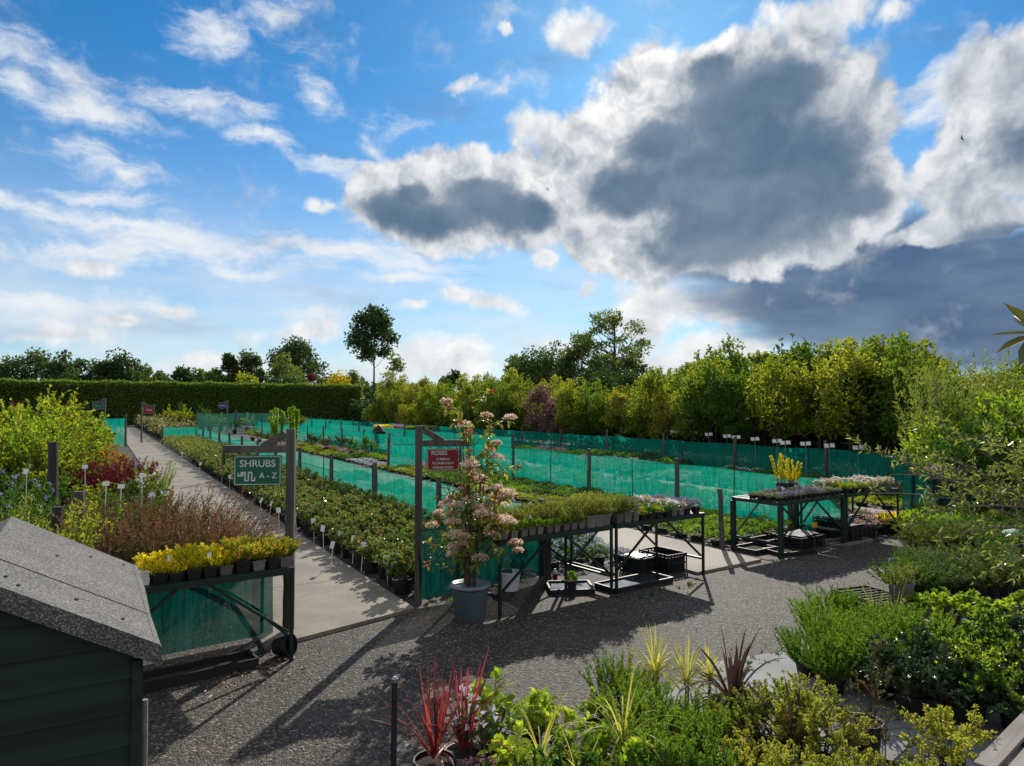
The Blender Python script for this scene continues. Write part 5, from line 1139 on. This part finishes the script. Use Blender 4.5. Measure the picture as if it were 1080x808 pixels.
r = R(590); wb = MB(); n = 30000; u = 26.5 + r.normal(size=n) * .4; s_ = r.uniform(-6, 86, n); z = r.uniform(.05, 1, n) ** .8 * (2.5 + .35 * np.sin(s_ * 1.7) + r.normal(size=n) * .15)
leaves(wb, r, np.c_[u * .866 - s_ * .5, u * .5 + s_ * .866, z], rv(r, n), .24 * r.uniform(.6, 1.2, n), .17, face_up=.3)
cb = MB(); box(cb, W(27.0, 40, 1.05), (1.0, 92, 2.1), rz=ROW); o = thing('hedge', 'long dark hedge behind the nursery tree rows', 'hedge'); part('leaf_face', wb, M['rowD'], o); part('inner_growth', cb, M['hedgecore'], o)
# bamboo and other distinct plants near the right end of the rows
bm = [upright('bamboo', 560 + i, 'bamboo', 4.2, 1.1, 40, 90, .16, .03, 0, 0, spread=.35, stemmat='gstem', jit=.3) for i in range(2)]
for j, (px, py, d, n_) in enumerate(((985, 386, 15.5, 'left'), (1012, 372, 16.2, 'tall middle'), (1048, 380, 15.2, 'right'))): bm[j % 2].place(AT(px, d), 'feathery pale green bamboo at the right of the tree rows, %s clump' % n_, 'bamboo', None, j, hgt(py, d) / 4.2)
rt = [shrub('tall_shrub', 565 + i, ['lime', 'yellowgreen', 'green'][i], 2.6, 1.0, 26, 1500, .13, .075, .2, .3, twigs=3) for i in range(3)]
for j, (px, py, d, k) in enumerate(((1075, 404, 13.5, 0), (1050, 418, 13, 2), (1035, 400, 14.5, 1), (1100, 396, 12.6, 0), (1010, 436, 13.4, 2), (985, 430, 15, 0))): rt[k].place(AT(px, d), ['lime-green tall shrub at the right end of the tree rows', 'golden-green tall shrub at the right end of the tree rows', 'mid-green tall shrub at the right end of the tree rows'][k], 'shrub', ['lime shrubs', 'golden-green shrubs', 'mid-green shrubs'][k] + ' at the right end of the rows', j, hgt(py, d) / 2.6)
# post and rail piece in the trees
o = thing('timber_post', 'grey timber post with short rails standing in the trees at right', 'post', AT(985, 16.5)); mb = MB(); box(mb, (0, 0, 1.35), (.16, .14, 2.7)); part('post', mb, M['palewood'], o)
for z in (1.75, 2.0, 2.25): mb = MB(); box(mb, (-.12, -.09, z), (.46, .035, .14)); part('rail', mb, M['palewood'], o)
# labels in front of the trees
for i, (px, py) in enumerate(((545, 441), (553, 442), (562, 444), (574, 445), (587, 444), (598, 446), (611, 447), (626, 448), (641, 449.5), (658, 451), (674, 452), (692, 454), (710, 455), (714, 455), (731, 456), (747, 458), (767, 460), (776, 461), (797, 463), (819, 465), (829, 467), (850, 468), (875, 470), (905, 472), (955, 475), (1072, 483), (430, 434), (445, 435), (460, 436), (475, 437), (490, 438), (508, 439), (525, 440), (415, 433))):
    h_ = 1.15; q = G(px, py, h_) if py > 443 else AT(px, 46 + (543 - px) * .12)
    if py <= 443: h_ = hgt(py, q.y)
    stake_label(Vector((q.x, q.y, 0)), h_, 'pair of white labels on a metal stake before the nursery trees', 'paired labels before the nursery trees', rnd.uniform(-.15, .15), rnd.uniform(-.06, .06), .115, .10, double=True)

# ------------------------------------------------------------------ hedge
r = R(600); hm = MB(); hu0, hu1, hs, hh, ht = -22, 27.9, 85.6, 4.55, 1.5
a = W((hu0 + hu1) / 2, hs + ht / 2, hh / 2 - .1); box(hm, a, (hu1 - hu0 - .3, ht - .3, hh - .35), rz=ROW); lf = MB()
n = 42000; u = r.uniform(hu0, hu1, n); z = r.uniform(.05, hh, n); s_ = hs + r.normal(size=n) * .11 + .1 * np.sin(u * 2.1 + z) * .6
nt_ = 15000; u2 = r.uniform(hu0, hu1, nt_); s2 = r.uniform(hs - .05, hs + ht, nt_); z2 = hh + r.normal(size=nt_) * .08 + .07 * np.sin(u2 * 1.3) + .05 * np.sin(u2 * 3.7) + np.where(r.uniform(size=nt_) < .03, r.uniform(0, .35, nt_), 0)
ne = 1500; u3 = np.full(ne, hu1) + r.normal(size=ne) * .1; s3 = r.uniform(hs, hs + ht, ne); z3 = r.uniform(.05, hh, ne)
uu, ss, zz = np.concatenate([u, u2, u3]), np.concatenate([s_, s2, s3]), np.concatenate([z, z2, z3])
P = np.c_[uu * .866 - ss * .5, uu * .5 + ss * .866, zz]; D = rv(r, len(P)) + np.array([.3, -.5, .3])
leaves(lf, r, P, D, .20 * r.uniform(.6, 1.2, len(P)), .15, face_up=.4)
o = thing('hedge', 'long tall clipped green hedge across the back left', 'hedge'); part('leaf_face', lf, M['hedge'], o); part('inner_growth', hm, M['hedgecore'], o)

# ------------------------------------------------------------------ far trees
def far_tree(px, d, py, wpx, mat, label, seed, z0f=.25, K=34, nl=3200, L=.5, sig=.34, tr=None, flat=.8, top=.8, group=None, sx=1.0, lean=0.0, shape=1.0, Wd=None, spikes=0):
    h = hgt(py, d); rx = wpx / 2 * d / 750 * .80; r = R(seed); tk, cr = tree_mesh(r, h, h * z0f, rx, K, nl, L, Wd or L * .7, tr or h * .022, sig, flat, top, lean, True, shape, spikes)
    return Proto('tree', [('trunk', tk, [M['bark']], False), ('crown', cr, [M[mat]], False)]).place(AT(px, d), label, 'tree', group)
far_tree(393, 108, 322, 60, 'far', 'tall lone tree with a bare straight trunk and round crown', 700, .47, 60, 4600, .5, .24, tr=.2, top=.6)
far_tree(645, 72, 316, 100, 'farlight', 'broad open-crowned tree rising above the nursery rows', 701, .30, 74, 3400, .32, .15, tr=.24, flat=.5, top=.5)
far_tree(612, 74, 352, 60, 'farlight', 'rounded olive-green tree left of the broad open tree', 702, .15, 34, 3800, .36, .30)
far_tree(575, 78, 360, 80, 'farlight', 'wide bushy olive tree at the middle of the skyline', 703, .12, 44, 4800, .38, .28)
far_tree(545, 82, 372, 44, 'farlight', 'small bushy tree at the left end of the olive trees', 704, .12, 28, 2600, .38, .30)
far_tree(668, 76, 368, 50, 'far', 'dark bushy tree below the broad open tree', 705, .1, 30, 3200, .36, .3)
far_tree(632, 70, 378, 60, 'far', 'dark shrubby tree between the olive trees and the broad tree', 711, .1, 30, 3200, .36, .3)
far_tree(476, 88, 389, 30, 'far', 'small dark spiky tree above the golden nursery trees', 706, .1, 16, 900, .5, .35)
far_tree(414, 84, 368, 34, 'farlight', 'thin young conifer with see-through branches by the lone tree', 707, .25, 26, 420, .4, .25, tr=.09, flat=.25, top=1.6)
far_tree(312, 118, 353, 66, 'far', 'large dark dome-shaped tree behind the hedge', 708, .12, 60, 6500, .5, .26, flat=.9)
far_tree(302, 104, 373, 48, 'farlight', 'lighter green round tree in front of the dark dome-shaped tree', 709, .12, 36, 3600, .45, .28)
far_tree(262, 116, 366, 44, 'far', 'dark broad tree left of the dome-shaped tree', 710, .1, 36, 3600, .5, .28)
far_tree(240, 114, 368, 30, 'rowD', 'dark pointed tree at the left of the dark group', 712, .08, 30, 2600, .5, .3, top=1.5)
far_tree(355, 104, 392, 46, 'faryellow', 'bright yellow bush above the right end of the hedge', 713, .1, 26, 2600, .4, .3)
far_tree(372, 108, 390, 30, 'farlight', 'pale loose bush right of the bright yellow bush', 717, .1, 18, 1200, .4, .3)
far_tree(328, 102, 394, 22, 'copper', 'copper-leaved bush left of the bright yellow bush', 714, .1, 18, 1200, .4, .3)
far_tree(306, 100, 392, 36, 'farlight', 'olive low tree above the hedge in front of the round tree', 715, .1, 24, 1800, .4, .3)
far_tree(258, 102, 392, 44, 'rowA', 'fresh green low tree above the hedge', 716, .1, 26, 2000, .4, .3)
LT = [(8, 150, 370, 70, 'far'), (38, 155, 372, 60, 'far'), (66, 150, 370, 40, 'far'), (-25, 150, 366, 70, 'far'), (80, 165, 378, 40, 'far'), (104, 170, 376, 44, 'farlight'), (127, 160, 368, 50, 'far'), (112, 158, 374, 40, 'far'), (150, 165, 385, 40, 'far'), (170, 175, 389, 34, 'farlight'), (192, 170, 387, 34, 'far'), (210, 178, 388, 40, 'far'), (226, 170, 390, 34, 'farlight'), (340, 165, 393, 50, 'far')]
for i, (px, d, py, w_, m_) in enumerate(LT):
    dark = m_ == 'far'; far_tree(px, d, py, w_, m_, 'dark rounded tree in the distant left tree line' if dark else 'paler rounded tree in the distant left tree line', 720 + i, .08, 34, 2200, .8, .3, group='dark trees in the distant tree line' if dark else 'paler trees in the distant tree line')
# woodland of taller trees standing behind the nursery rows
bk = [(700, 44, 388), (728, 40, 380), (752, 38, 372), (776, 36, 374), (800, 34, 371), (822, 33, 366), (846, 31, 364), (872, 31, 362), (898, 30, 361), (926, 30, 356), (948, 29, 354), (972, 30, 372), (690, 48, 394), (1062, 26, 390), (1100, 26, 380)]
for i, (px, d, py) in enumerate(bk): far_tree(px, d, py, 58 + (i % 3) * 10, ['farlight', 'rowA', 'rowB'][i % 3], ['olive green tall tree behind the nursery rows', 'fresh green tall tree behind the nursery rows', 'mid-green tall tree behind the nursery rows'][i % 3], 740 + i, .14, 44, 3600, .2, .24, group=['olive', 'fresh green', 'mid-green'][i % 3] + ' tall trees behind the rows', top=1.0, spikes=9)

# ================================================================== foreground plants
ck = [strap('red_cordyline', 800 + i, 'cord', 30, .52, .021, (.8, 1.54), (.1, 1.3), .28, .11, .26, 'grey_pot' if i else 'black') for i in range(2)]
ck[0].place(G(458, 800, .26) - Vector((0, 0, .26)), 'red spiky cordyline in a pot beside the black stake', 'cordyline', None, .3, 1.0)
ck[1].place(G(489, 789, .26) - Vector((0, 0, .26)), 'red spiky cordyline in a pot behind the white flowers', 'cordyline', None, 1.4, .95)
# compost tops are coir: pale brown discs read as soil already
wr = shrub('white_rhododendron', 803, 'dark', .62, .14, 8, 60, .10, .04, .1, .22, flower='whitef', fn=9, fsize=.05, big=True); wr.place(G(500, 800, .2) - Vector((0, 0, .2)), 'small dark-leaved shrub with a white flower head between the cordylines', 'shrub')
hy = [shrub('hydrangea', 805 + i, 'lime', .62, .30, 15, 340, .10, .046, .11, .2, big=True, up=.35, twigs=3, stemmat='gstem') for i in range(3)]
for j, (px, py, d, n_) in enumerate(((522, 716, 4.3, 'at its left end'), (560, 724, 4.5, 'second from its left'), (590, 735, 4.4, 'in its middle'), (625, 728, 4.7, 'with tall shoots towards its right'), (650, 745, 4.4, 'at its right end'), (610, 762, 3.9, 'low at its front'), (545, 770, 3.8, 'low at its front left'), (660, 775, 3.8, 'low at its front right'))):
    hy[j % 3].place(AT(px, d), 'lime-green broad-leaved shrub in the foreground clump, ' + n_, 'shrub', None, j * 1.1, hgt(py, d) / .57)
wl = [upright('willowy_shrub', 810 + i, 'bright', .72, .28, 40, 80, .042, .011, potr=.12, poth=.22, spread=.4, stemmat='gstem') for i in range(3)]
for j, (px, py, d) in enumerate(((638, 700, 5.0), (660, 696, 5.0), (678, 716, 4.6), (704, 738, 4.4), (735, 742, 4.3), (655, 728, 4.5), (690, 738, 4.3), (722, 745, 4.2), (750, 740, 4.4), (700, 765, 3.9), (740, 772, 3.8), (668, 760, 4.0))):
    wl[j % 3].place(AT(px, d), 'upright bright green fine-leaved shrub in the foreground middle', 'shrub', 'fine-leaved shrubs in the foreground middle', j, hgt(py, d) / .66)
vg = [strap('striped_grass', 815 + i, 'cordy', 44, .36, .012, (.2, 1.3), (1.0, 2.4), .2, .1, .18) for i in range(2)]
vg[0].place(AT(570, 3.95), 'cream striped grass clump low between the lime-green shrubs', 'grass', None, 0, 1.1); vg[1].place(AT(655, 4.05), 'cream striped grass arching in front of the fine-leaved shrubs', 'grass', None, 1, 1.35)
vg[0].place(AT(612, 3.7), 'cream striped grass at the bottom edge of the photo', 'grass', None, 2, .9)
yc = [strap('yellow_cordyline', 818 + i, 'cordy', 52, .42, .026, (.1, 1.45), (.5, 1.9), .2, .1, .17, 'black', trunk=.28) for i in range(2)]
for j, (px, py, d, n_) in enumerate(((690, 676, 4.9, 'at the left'), (722, 688, 4.75, 'in the middle'), (746, 690, 5.0, 'at the right'))): yc[j % 2].place(AT(px, d), 'yellow striped cordyline on a short dark stem, %s of the three' % n_, 'cordyline', None, j, hgt(py, d) / .70)
ph = strap('bronze_flax', 822, 'phor', 50, .58, .048, (.45, 1.5), (1.3, 3.4), .22, .14, .24); ph.place(AT(770, 4.7), 'bronze-leaved flax with broad arching straps', 'flax', None, .4, .92)
strap('bronze_flax', 823, 'phor', 24, .5, .03, (.3, 1.4), (.8, 2.2), .2, .12, .22).place(AT(835, 4.1), 'smaller bronze flax under the golden fine-leaved shrub', 'flax', None, 1.4, 1.0)
gd = [shrub('golden_shrub', 825 + i, 'baggesen', .72, .55, 30, 9000, .024, .016, .13, .22, up=.15, side=1.0, twigs=5, t0=.25, droop=.1, stemmat='twig', round_=.9) for i in range(3)]
for j, (px, py, d, n_) in enumerate(((800, 716, 4.3, 'beside the bronze flax'), (838, 702, 4.4, 'arching over the grey ground sheet'), (862, 730, 4.1, 'right of the arching one'), (790, 765, 3.8, 'low at the bottom edge left'), (840, 778, 3.7, 'low at the bottom edge middle'), (905, 788, 3.6, 'low at the bottom edge right'), (955, 790, 3.65, 'at the bottom edge before the slatted bench'), (1000, 794, 3.5, 'at the bottom edge beside the slatted bench'))):
    gd[j % 3].place(AT(px, d), 'golden tiny-leaved shrub ' + n_, 'shrub', None, j * 1.7, hgt(py, d) / .72)
fr = shrub('ferny_conifer', 830, 'baggesen', .55, .40, 20, 3200, .032, .013, .12, .2, side=.7, up=.1, twigs=5, round_=.5); fr.place(AT(990, 4.1), 'pale ferny shrub in front of the dark bay-like shrub', 'shrub', None, .5, hgt(742, 4.1) / .55)
tws = shrub('sparse_shrub', 832, 'browngreen', .7, .4, 9, 150, .032, .022, .12, .2, twigs=3); tws.place(AT(905, 4.5), 'sparse twiggy shrub with few leaves over the ground sheet', 'shrub', None, 0, .95); tws.place(AT(925, 4.0), 'sparse twiggy shrub low beside the ferny shrub', 'shrub', None, 2, .8)
bs = [upright('bushy_shrub', 835 + i, 'bright', .68, .36, 80, 85, .036, .012, potr=.15, poth=.2, spread=.35, stemmat='gstem') for i in range(3)]
for j, (px, py, d) in enumerate(((862, 632, 6.4), (888, 648, 6.0), (905, 640, 6.3), (872, 618, 6.9), (920, 652, 5.8), (935, 636, 6.3), (900, 628, 6.8))):
    bs[j % 3].place(AT(px, d), 'bright green feathery bush in a black pot on the ground sheet', 'shrub', 'feathery bushes in black pots', j, hgt(py, d) / .68)
upright('bushy_shrub', 839, 'bright', .62, .32, 64, 85, .036, .012, potr=.13, poth=.2, potmat='terra', spread=.35).place(AT(912, 5.45), 'bright green feathery bush in a terracotta pot', 'shrub', None, 1, hgt(662, 5.45) / .62)
bay = [shrub('dark_shrub', 842 + i, 'dark', .85, .62, 34, 2400, .085, .036, .15, .24, big=True, twigs=3, up=.3) for i in range(2)]
bay[0].place(AT(955, 5.0), 'dark glossy bay-like shrub left of the yellow-tipped shrub', 'shrub', None, 0, hgt(668, 5.0) / .85); bay[1].place(AT(1000, 4.9), 'dark glossy bay-like shrub in deep shade behind the bench', 'shrub', None, 2, hgt(690, 4.9) / .85); bay[0].place(AT(1060, 4.8), 'dark glossy shrub at the right edge behind the bench', 'shrub', None, 3, hgt(700, 4.8) / .85)
yt = []
for i in range(2):
    r = R(846 + i); st, lf, P, D = stems_shrub(r, .95, .66, 34, 2000, .085, .034, z0=.22, big=True, twigs=3, up=.4); tp = MB(); k = P[:, 2] > .62 * P[:, 2].max(); q = P[k]; q = np.repeat(q, 2, 0); bigleaves(tp, r, q + r.normal(size=q.shape) * .01, rv(r, len(q)) * .7 + np.array([0, 0, .8]), .07, .026, droop=.1)
    yt.append(Proto('yellow_tipped_shrub', [pot(.16, .25), ('stems', st, [M['bark']], False), ('foliage', lf, [M['dark']], False), ('young_leaves', tp, [M['lime']], False)]))
for j, (px, py, d, n_) in enumerate(((1000, 644, 5.6, 'left one of the group'), (1045, 640, 5.6, 'middle one of the group'), (1085, 652, 5.2, 'at the right edge'), (1020, 668, 5.0, 'nearest the bench'), (1070, 690, 4.6, 'behind the bench end'))): yt[j % 2].place(AT(px, d), 'dark shrub covered in bright yellow-green young shoots, ' + n_, 'shrub', None, j, hgt(py, d) / .97)
for j, (px, py, d, n_) in enumerate(((928, 672, 5.3, 'by the terracotta pot'), (978, 660, 5.3, 'between the glossy and yellow-tipped shrubs'), (1030, 662, 6.1, 'behind the yellow-tipped group'), (1078, 640, 6.2, 'behind the right edge shrub'))):
    bay[j % 2].place(AT(px, d), 'dark glossy filler shrub ' + n_, 'shrub', None, j * 1.9, hgt(py, d) / .85)
for j, (px, py, d) in enumerate(((846, 662, 5.75), (874, 672, 5.4), (950, 640, 5.9), (968, 646, 5.7), (905, 668, 5.5), (885, 660, 5.75), (930, 655, 5.6), (866, 650, 6.0))):
    bs[j % 3].place(AT(px, d), 'bright green feathery bush in a black pot on the ground sheet', 'shrub', 'feathery bushes in black pots', j * 1.3, hgt(py, d) / .68)
hb = [shrub('hydrangea', 850 + i, 'lime', .55, .36, 16, 480, .09, .052, .12, .2, big=True, up=.3) for i in range(2)]
for j, (px, py, d, n_) in enumerate(((962, 622, 7.2, 'next to the grid crate'), (985, 616, 7.3, 'before the rosemary trays'), (1000, 620, 7.0, 'tallest before the rosemary trays'), (945, 632, 6.9, 'lowest by the grid crate'), (1050, 622, 6.8, 'near the right edge'), (1022, 618, 7.2, 'behind the yellow-tipped shrubs'), (1080, 616, 7.3, 'cut by the right edge'))): hb[j % 2].place(AT(px, d), 'lime-green leafy plant ' + n_, 'plant', None, j, hgt(py, d) / .55)
gg = strap('tawny_sedge', 853, 'grass', 40, .4, .008, (.4, 1.4), (.5, 2.0), .18, .1, .17)
for (px, d, n_) in ((918, 6.7, 'left of'), (940, 6.6, 'close against')): gg.place(AT(px, d), 'tawny grass tuft %s the leafy plants by the grid crate' % n_, 'grass', None, px, 1.0)
ros = [upright('rosemary', 855 + i, ['green', 'herbgrey', 'herbolive'][i], .34, .22, 50, 50, .032, .008, potr=.09, poth=.12, spread=.4, stemmat='twig') for i in range(3)]
n_ros = ['mid-green', 'grey-green', 'olive']
for i in range(12):
    for j in range(6):
        px = 950 + i * 13 + j * 6; d = 7.9 + j * .45 + i * .02; k = (i // 3 + j // 2) % 3
        ros[k].place(AT(px, d), '%s rosemary-like herb in the block at the right beside the gravel' % n_ros[k], 'herb', '%s herbs in the block at right' % n_ros[k], i + j, rnd.uniform(.85, 1.25) * (1.35 if (i < 4 and j > 3) else 1), True)
put([ros[0]], [(1000, 572, 10.2), (1008, 570, 10.3), (994, 576, 10.1)], 'taller upright herb at the back of the herb block', 'herb', 'taller herbs at the back of the block', .34)
sil = kinds['silver'][0]
for i in range(8): sil.place(AT(1030 + i * 9, 10.2 + (i % 2) * .35), 'silvery cushion plant behind the herb block at right', 'plant', 'silvery cushions behind the herb block', i, 1.0)
pk = [upright('potted_herb', 860 + i, 'grass', .3, .1, 20, 24, .03, .007, potr=.06, poth=.12, potmat='grey_pot') for i in range(2)]
pk[0].place(G(945, 632, .2), 'taupe pot of thin green shoots at the left on the grid crate', 'herb', None, 0, 1.1); pk[1].place(G(957, 629, .2), 'taupe pot of thicker green shoots at the right on the grid crate', 'herb', None, 1, 1.15)
for (px, py, d) in ((934, 612, 8.6), (962, 614, 8.4), (976, 600, 9), (1004, 606, 8.6)): stake_label(AT(px, d), .3, 'white label standing among the herbs at right', 'white labels among the herbs', rnd.uniform(-.4, .4), .1, .09, .06)
pkf = mound('pink_flowered_plant', 865, 'dark', .24, .14, 150, .04, .02, .08, .14, 'black', 'pinkf', 18, .02)
for (px, d, n_) in ((512, 3.75, 'beside the cordylines'), (530, 3.9, 'before the lime-green shrubs')): pkf.place(AT(px, d), 'small pink flowered plant at the bottom edge ' + n_, 'plant', None, px, 1.2)
dk = [shrub('small_leaved_shrub', 867 + i, 'green', .5, .34, 20, 2200, .028, .02, .12, .2, twigs=3) for i in range(2)]
for j, (px, py, d) in enumerate(((590, 786, 3.55), (640, 792, 3.5), (700, 786, 3.6), (750, 780, 3.7), (775, 790, 3.55), (560, 794, 3.5))): dk[j % 2].place(AT(px, d), 'small-leaved dark green shrub along the bottom edge', 'shrub', 'small-leaved shrubs along the bottom edge', j, hgt(py, d) / .5)

# ------------------------------------------------------------------ overhanging branches at right
def overhang():
    r = R(870); base = Vector((5.75, 6.9, 0)); o = thing('overhanging_shrub', 'spreading narrow-leaved shrub whose branches hang in from the right', 'shrub', base)
    st, lf = MB(), MB(); P, D = [], []
    tube(st, [(0, 0, -.02), (-.05, 0, .5), (-.15, .02, 1.0)], .05, .035, 8)
    ends = []
    for (px, py, d) in ((885, 470, 6.9), (905, 520, 6.6), (930, 462, 7.1), (945, 545, 6.5), (960, 505, 6.9), (985, 480, 7.0), (1000, 560, 6.5), (1010, 455, 7.2), (1030, 600, 6.3), (1020, 530, 6.8), (1045, 440, 7.2), (1055, 500, 6.9), (1065, 560, 6.6), (1075, 420, 7.2), (1040, 580, 6.5), (925, 500, 7.2), (975, 445, 7.0), (1000, 515, 7.1), (1085, 470, 7), (1090, 530, 6.7), (1035, 470, 6.6), (1060, 470, 7.4)):
        ends.append(np.array(AT(px + 14, d, hgt(py, d)) - base))
    for e in ends:
        b = np.array([-.15, .02, r.uniform(.75, 1.05)]); m = b * .45 + e * .55 + np.array([0, 0, .22 + r.uniform(-.1, .15)]); ts = np.linspace(0, 1, 9)[:, None]; pts = b * (1 - ts) ** 2 + 2 * m * ts * (1 - ts) + e * ts ** 2; tube(st, pts, .014, .003, 5)
        for k in range(12):
            q = r.uniform(.3, 1); p0 = b * (1 - q) ** 2 + 2 * m * q * (1 - q) + e * q * q; d = unit(rv(r, 1)[0] * .8 + unit(e - b) * .7 + np.array([0, 0, .05])); ln = r.uniform(.14, .36); p1 = p0 + d * ln + np.array([0, 0, -.04]); tube(st, [p0, (p0 + p1) / 2 + [0, 0, .02], p1], .004, .0015, 3, cap=False)
            n = 8; t = r.uniform(.1, 1, n)[:, None]; P.append(p0 + (p1 - p0) * t); D.append(unit(d * .7 + rv(r, n) * .7))
    P, D = np.concatenate(P), np.concatenate(D); leaves(lf, r, P, D, .078 * r.uniform(.6, 1.2, len(P)), .022, face_up=.5)
    part('branches', st, M['palebranch'], o); part('foliage', lf, M['willow'], o)
overhang()
def rhodo():
    base = Vector((2.15, 2.35, 0)); o = thing('leathery_shrub', 'large leathery leaves reaching in at the upper right edge', 'shrub', base); st, lf = MB(), MB(); r = R(880)
    def tipw(px, py, d): return np.array(AT(px, d, hgt(py, d)) - base)
    c1 = tipw(1096, 352, 2.3); c2 = tipw(1100, 392, 2.3)
    tube(st, [(0, 0, 0), (-.05, 0, 1.2), (-.2, 0, 2.05), c1], .03, .008, 7); tube(st, [(-.1, 0, 1.6), (-.2, -.02, 2.0), c2], .012, .006, 6)
    def lf_(a, b, w):
        a = np.array(a); b = np.array(b); d = b - a; bigleaves(lf, r, [a], [d], np.linalg.norm(d), w, droop=.03, fold=.22, face_up=3)
    for (px, py, dd) in ((1060, 317, 0), (1044, 352, .0), (1051, 371, -.05), (1070, 330, .25), (1130, 330, .1), (1140, 360, 0), (1120, 312, -.1), (1085, 305, .1), (1075, 385, -.2)): lf_(c1, tipw(px, py, 2.3 + dd), .046)
    for (px, py, dd) in ((1073, 401, 0), (1090, 430, .1), (1120, 420, 0), (1130, 395, -.1)): lf_(c2, tipw(px, py, 2.3 + dd), .042)
    # the rest of the bush, standing to the right of the picture
    for i in range(26):
        q = r.uniform(.25, 1); e = np.array([r.uniform(.05, .95), r.uniform(-.55, .75), .5 + 2.1 * q]); b0 = np.array([-.03 * q, 0, .25 + .9 * q * r.uniform(.2, .9)]); e[0] = max(e[0], .12 + .76 * max(0, e[1]))
        tube(st, [b0, (b0 + e) / 2 + [0, 0, .1], e], .012, .005, 5)
        for k in range(12):
            az_ = k * 2.4; dd = np.array([math.cos(az_), math.sin(az_), r.uniform(-.15, .5)]); p0 = e + np.array([0, 0, r.uniform(-.12, .02)]); lf_(p0, p0 + dd * r.uniform(.10, .17), .042)
    part('branch', st, M['bark'], o); part('leaves', lf, M['rhodo'], o)
rhodo()
# dry leaves blown onto the gravel: too many and too small to count
r = R(890); P = []
for (px, py, n, s) in ((268, 712, 70, .22), (300, 690, 30, .15), (590, 640, 30, .4), (700, 640, 40, 1.0), (400, 640, 40, .5), (880, 600, 40, .8)):
    q = np.array(G(px, py)); P.append(q + np.c_[r.normal(size=(n, 2)) * s, np.full(n, .012)])
P = np.concatenate(P); mb = MB(); leaves(mb, r, P, np.c_[r.normal(size=(len(P), 2)), r.normal(size=len(P)) * .15], .035, .022, face_up=2)
tag(link('leaf_litter', mb.mesh('leaf_litter', [M['litter']])), 'dry fallen leaves scattered on the gravel', 'leaves', None, 'stuff')

r = R(895); wd = MB(); pts = []
for (p0, p1, n) in ((G(317, 666), G(430, 638), 26), (G(445, 640), G(560, 612), 30), (G(655, 742), G(845, 686), 46), (G(640, 640), G(742, 612), 24), (G(790, 596), G(940, 570), 26), (W(1.26, 7), W(1.26, 20), 40), (G(860, 640), G(960, 600), 20)):
    for k in range(n): pts.append(p0.lerp(p1, r.uniform()) + Vector((r.normal() * .07, r.normal() * .07, 0)))
for p in pts:
    n = int(r.integers(5, 16)); v = rv(r, n); v[:, 2] = abs(v[:, 2]) * .8 + .25; s_ = r.uniform(.4, 1.2); leaves(wd, r, np.array(p) + np.c_[r.normal(size=(n, 2)) * .012 * s_, np.zeros(n)], v, .04 * s_ * r.uniform(.6, 1.3, n), .011 * s_)
tag(link('weeds', wd.mesh('weeds', [M['green']])), 'small weeds rooted along the edges of the gravel', 'weeds', None, 'stuff')
for T, xs, w_ in ((tA, (.62, .9, 1.22), 'among the heathers'), (tB, (.5, .95, 1.3), 'on the grass table'), (tC, (.2, .6, .85, 1.3), 'on the alpine table'), (tD, (.3, .7, 1.0, 1.3), 'on the conifer table')):
    for x in xs: stake_label(T[0](x, .05 + .1 * rnd.random(), .78), .17, 'small white price label ' + w_, 'small white labels ' + w_, T[2] + rnd.uniform(-.3, .3), rnd.uniform(-.25, .1), .03, .045)
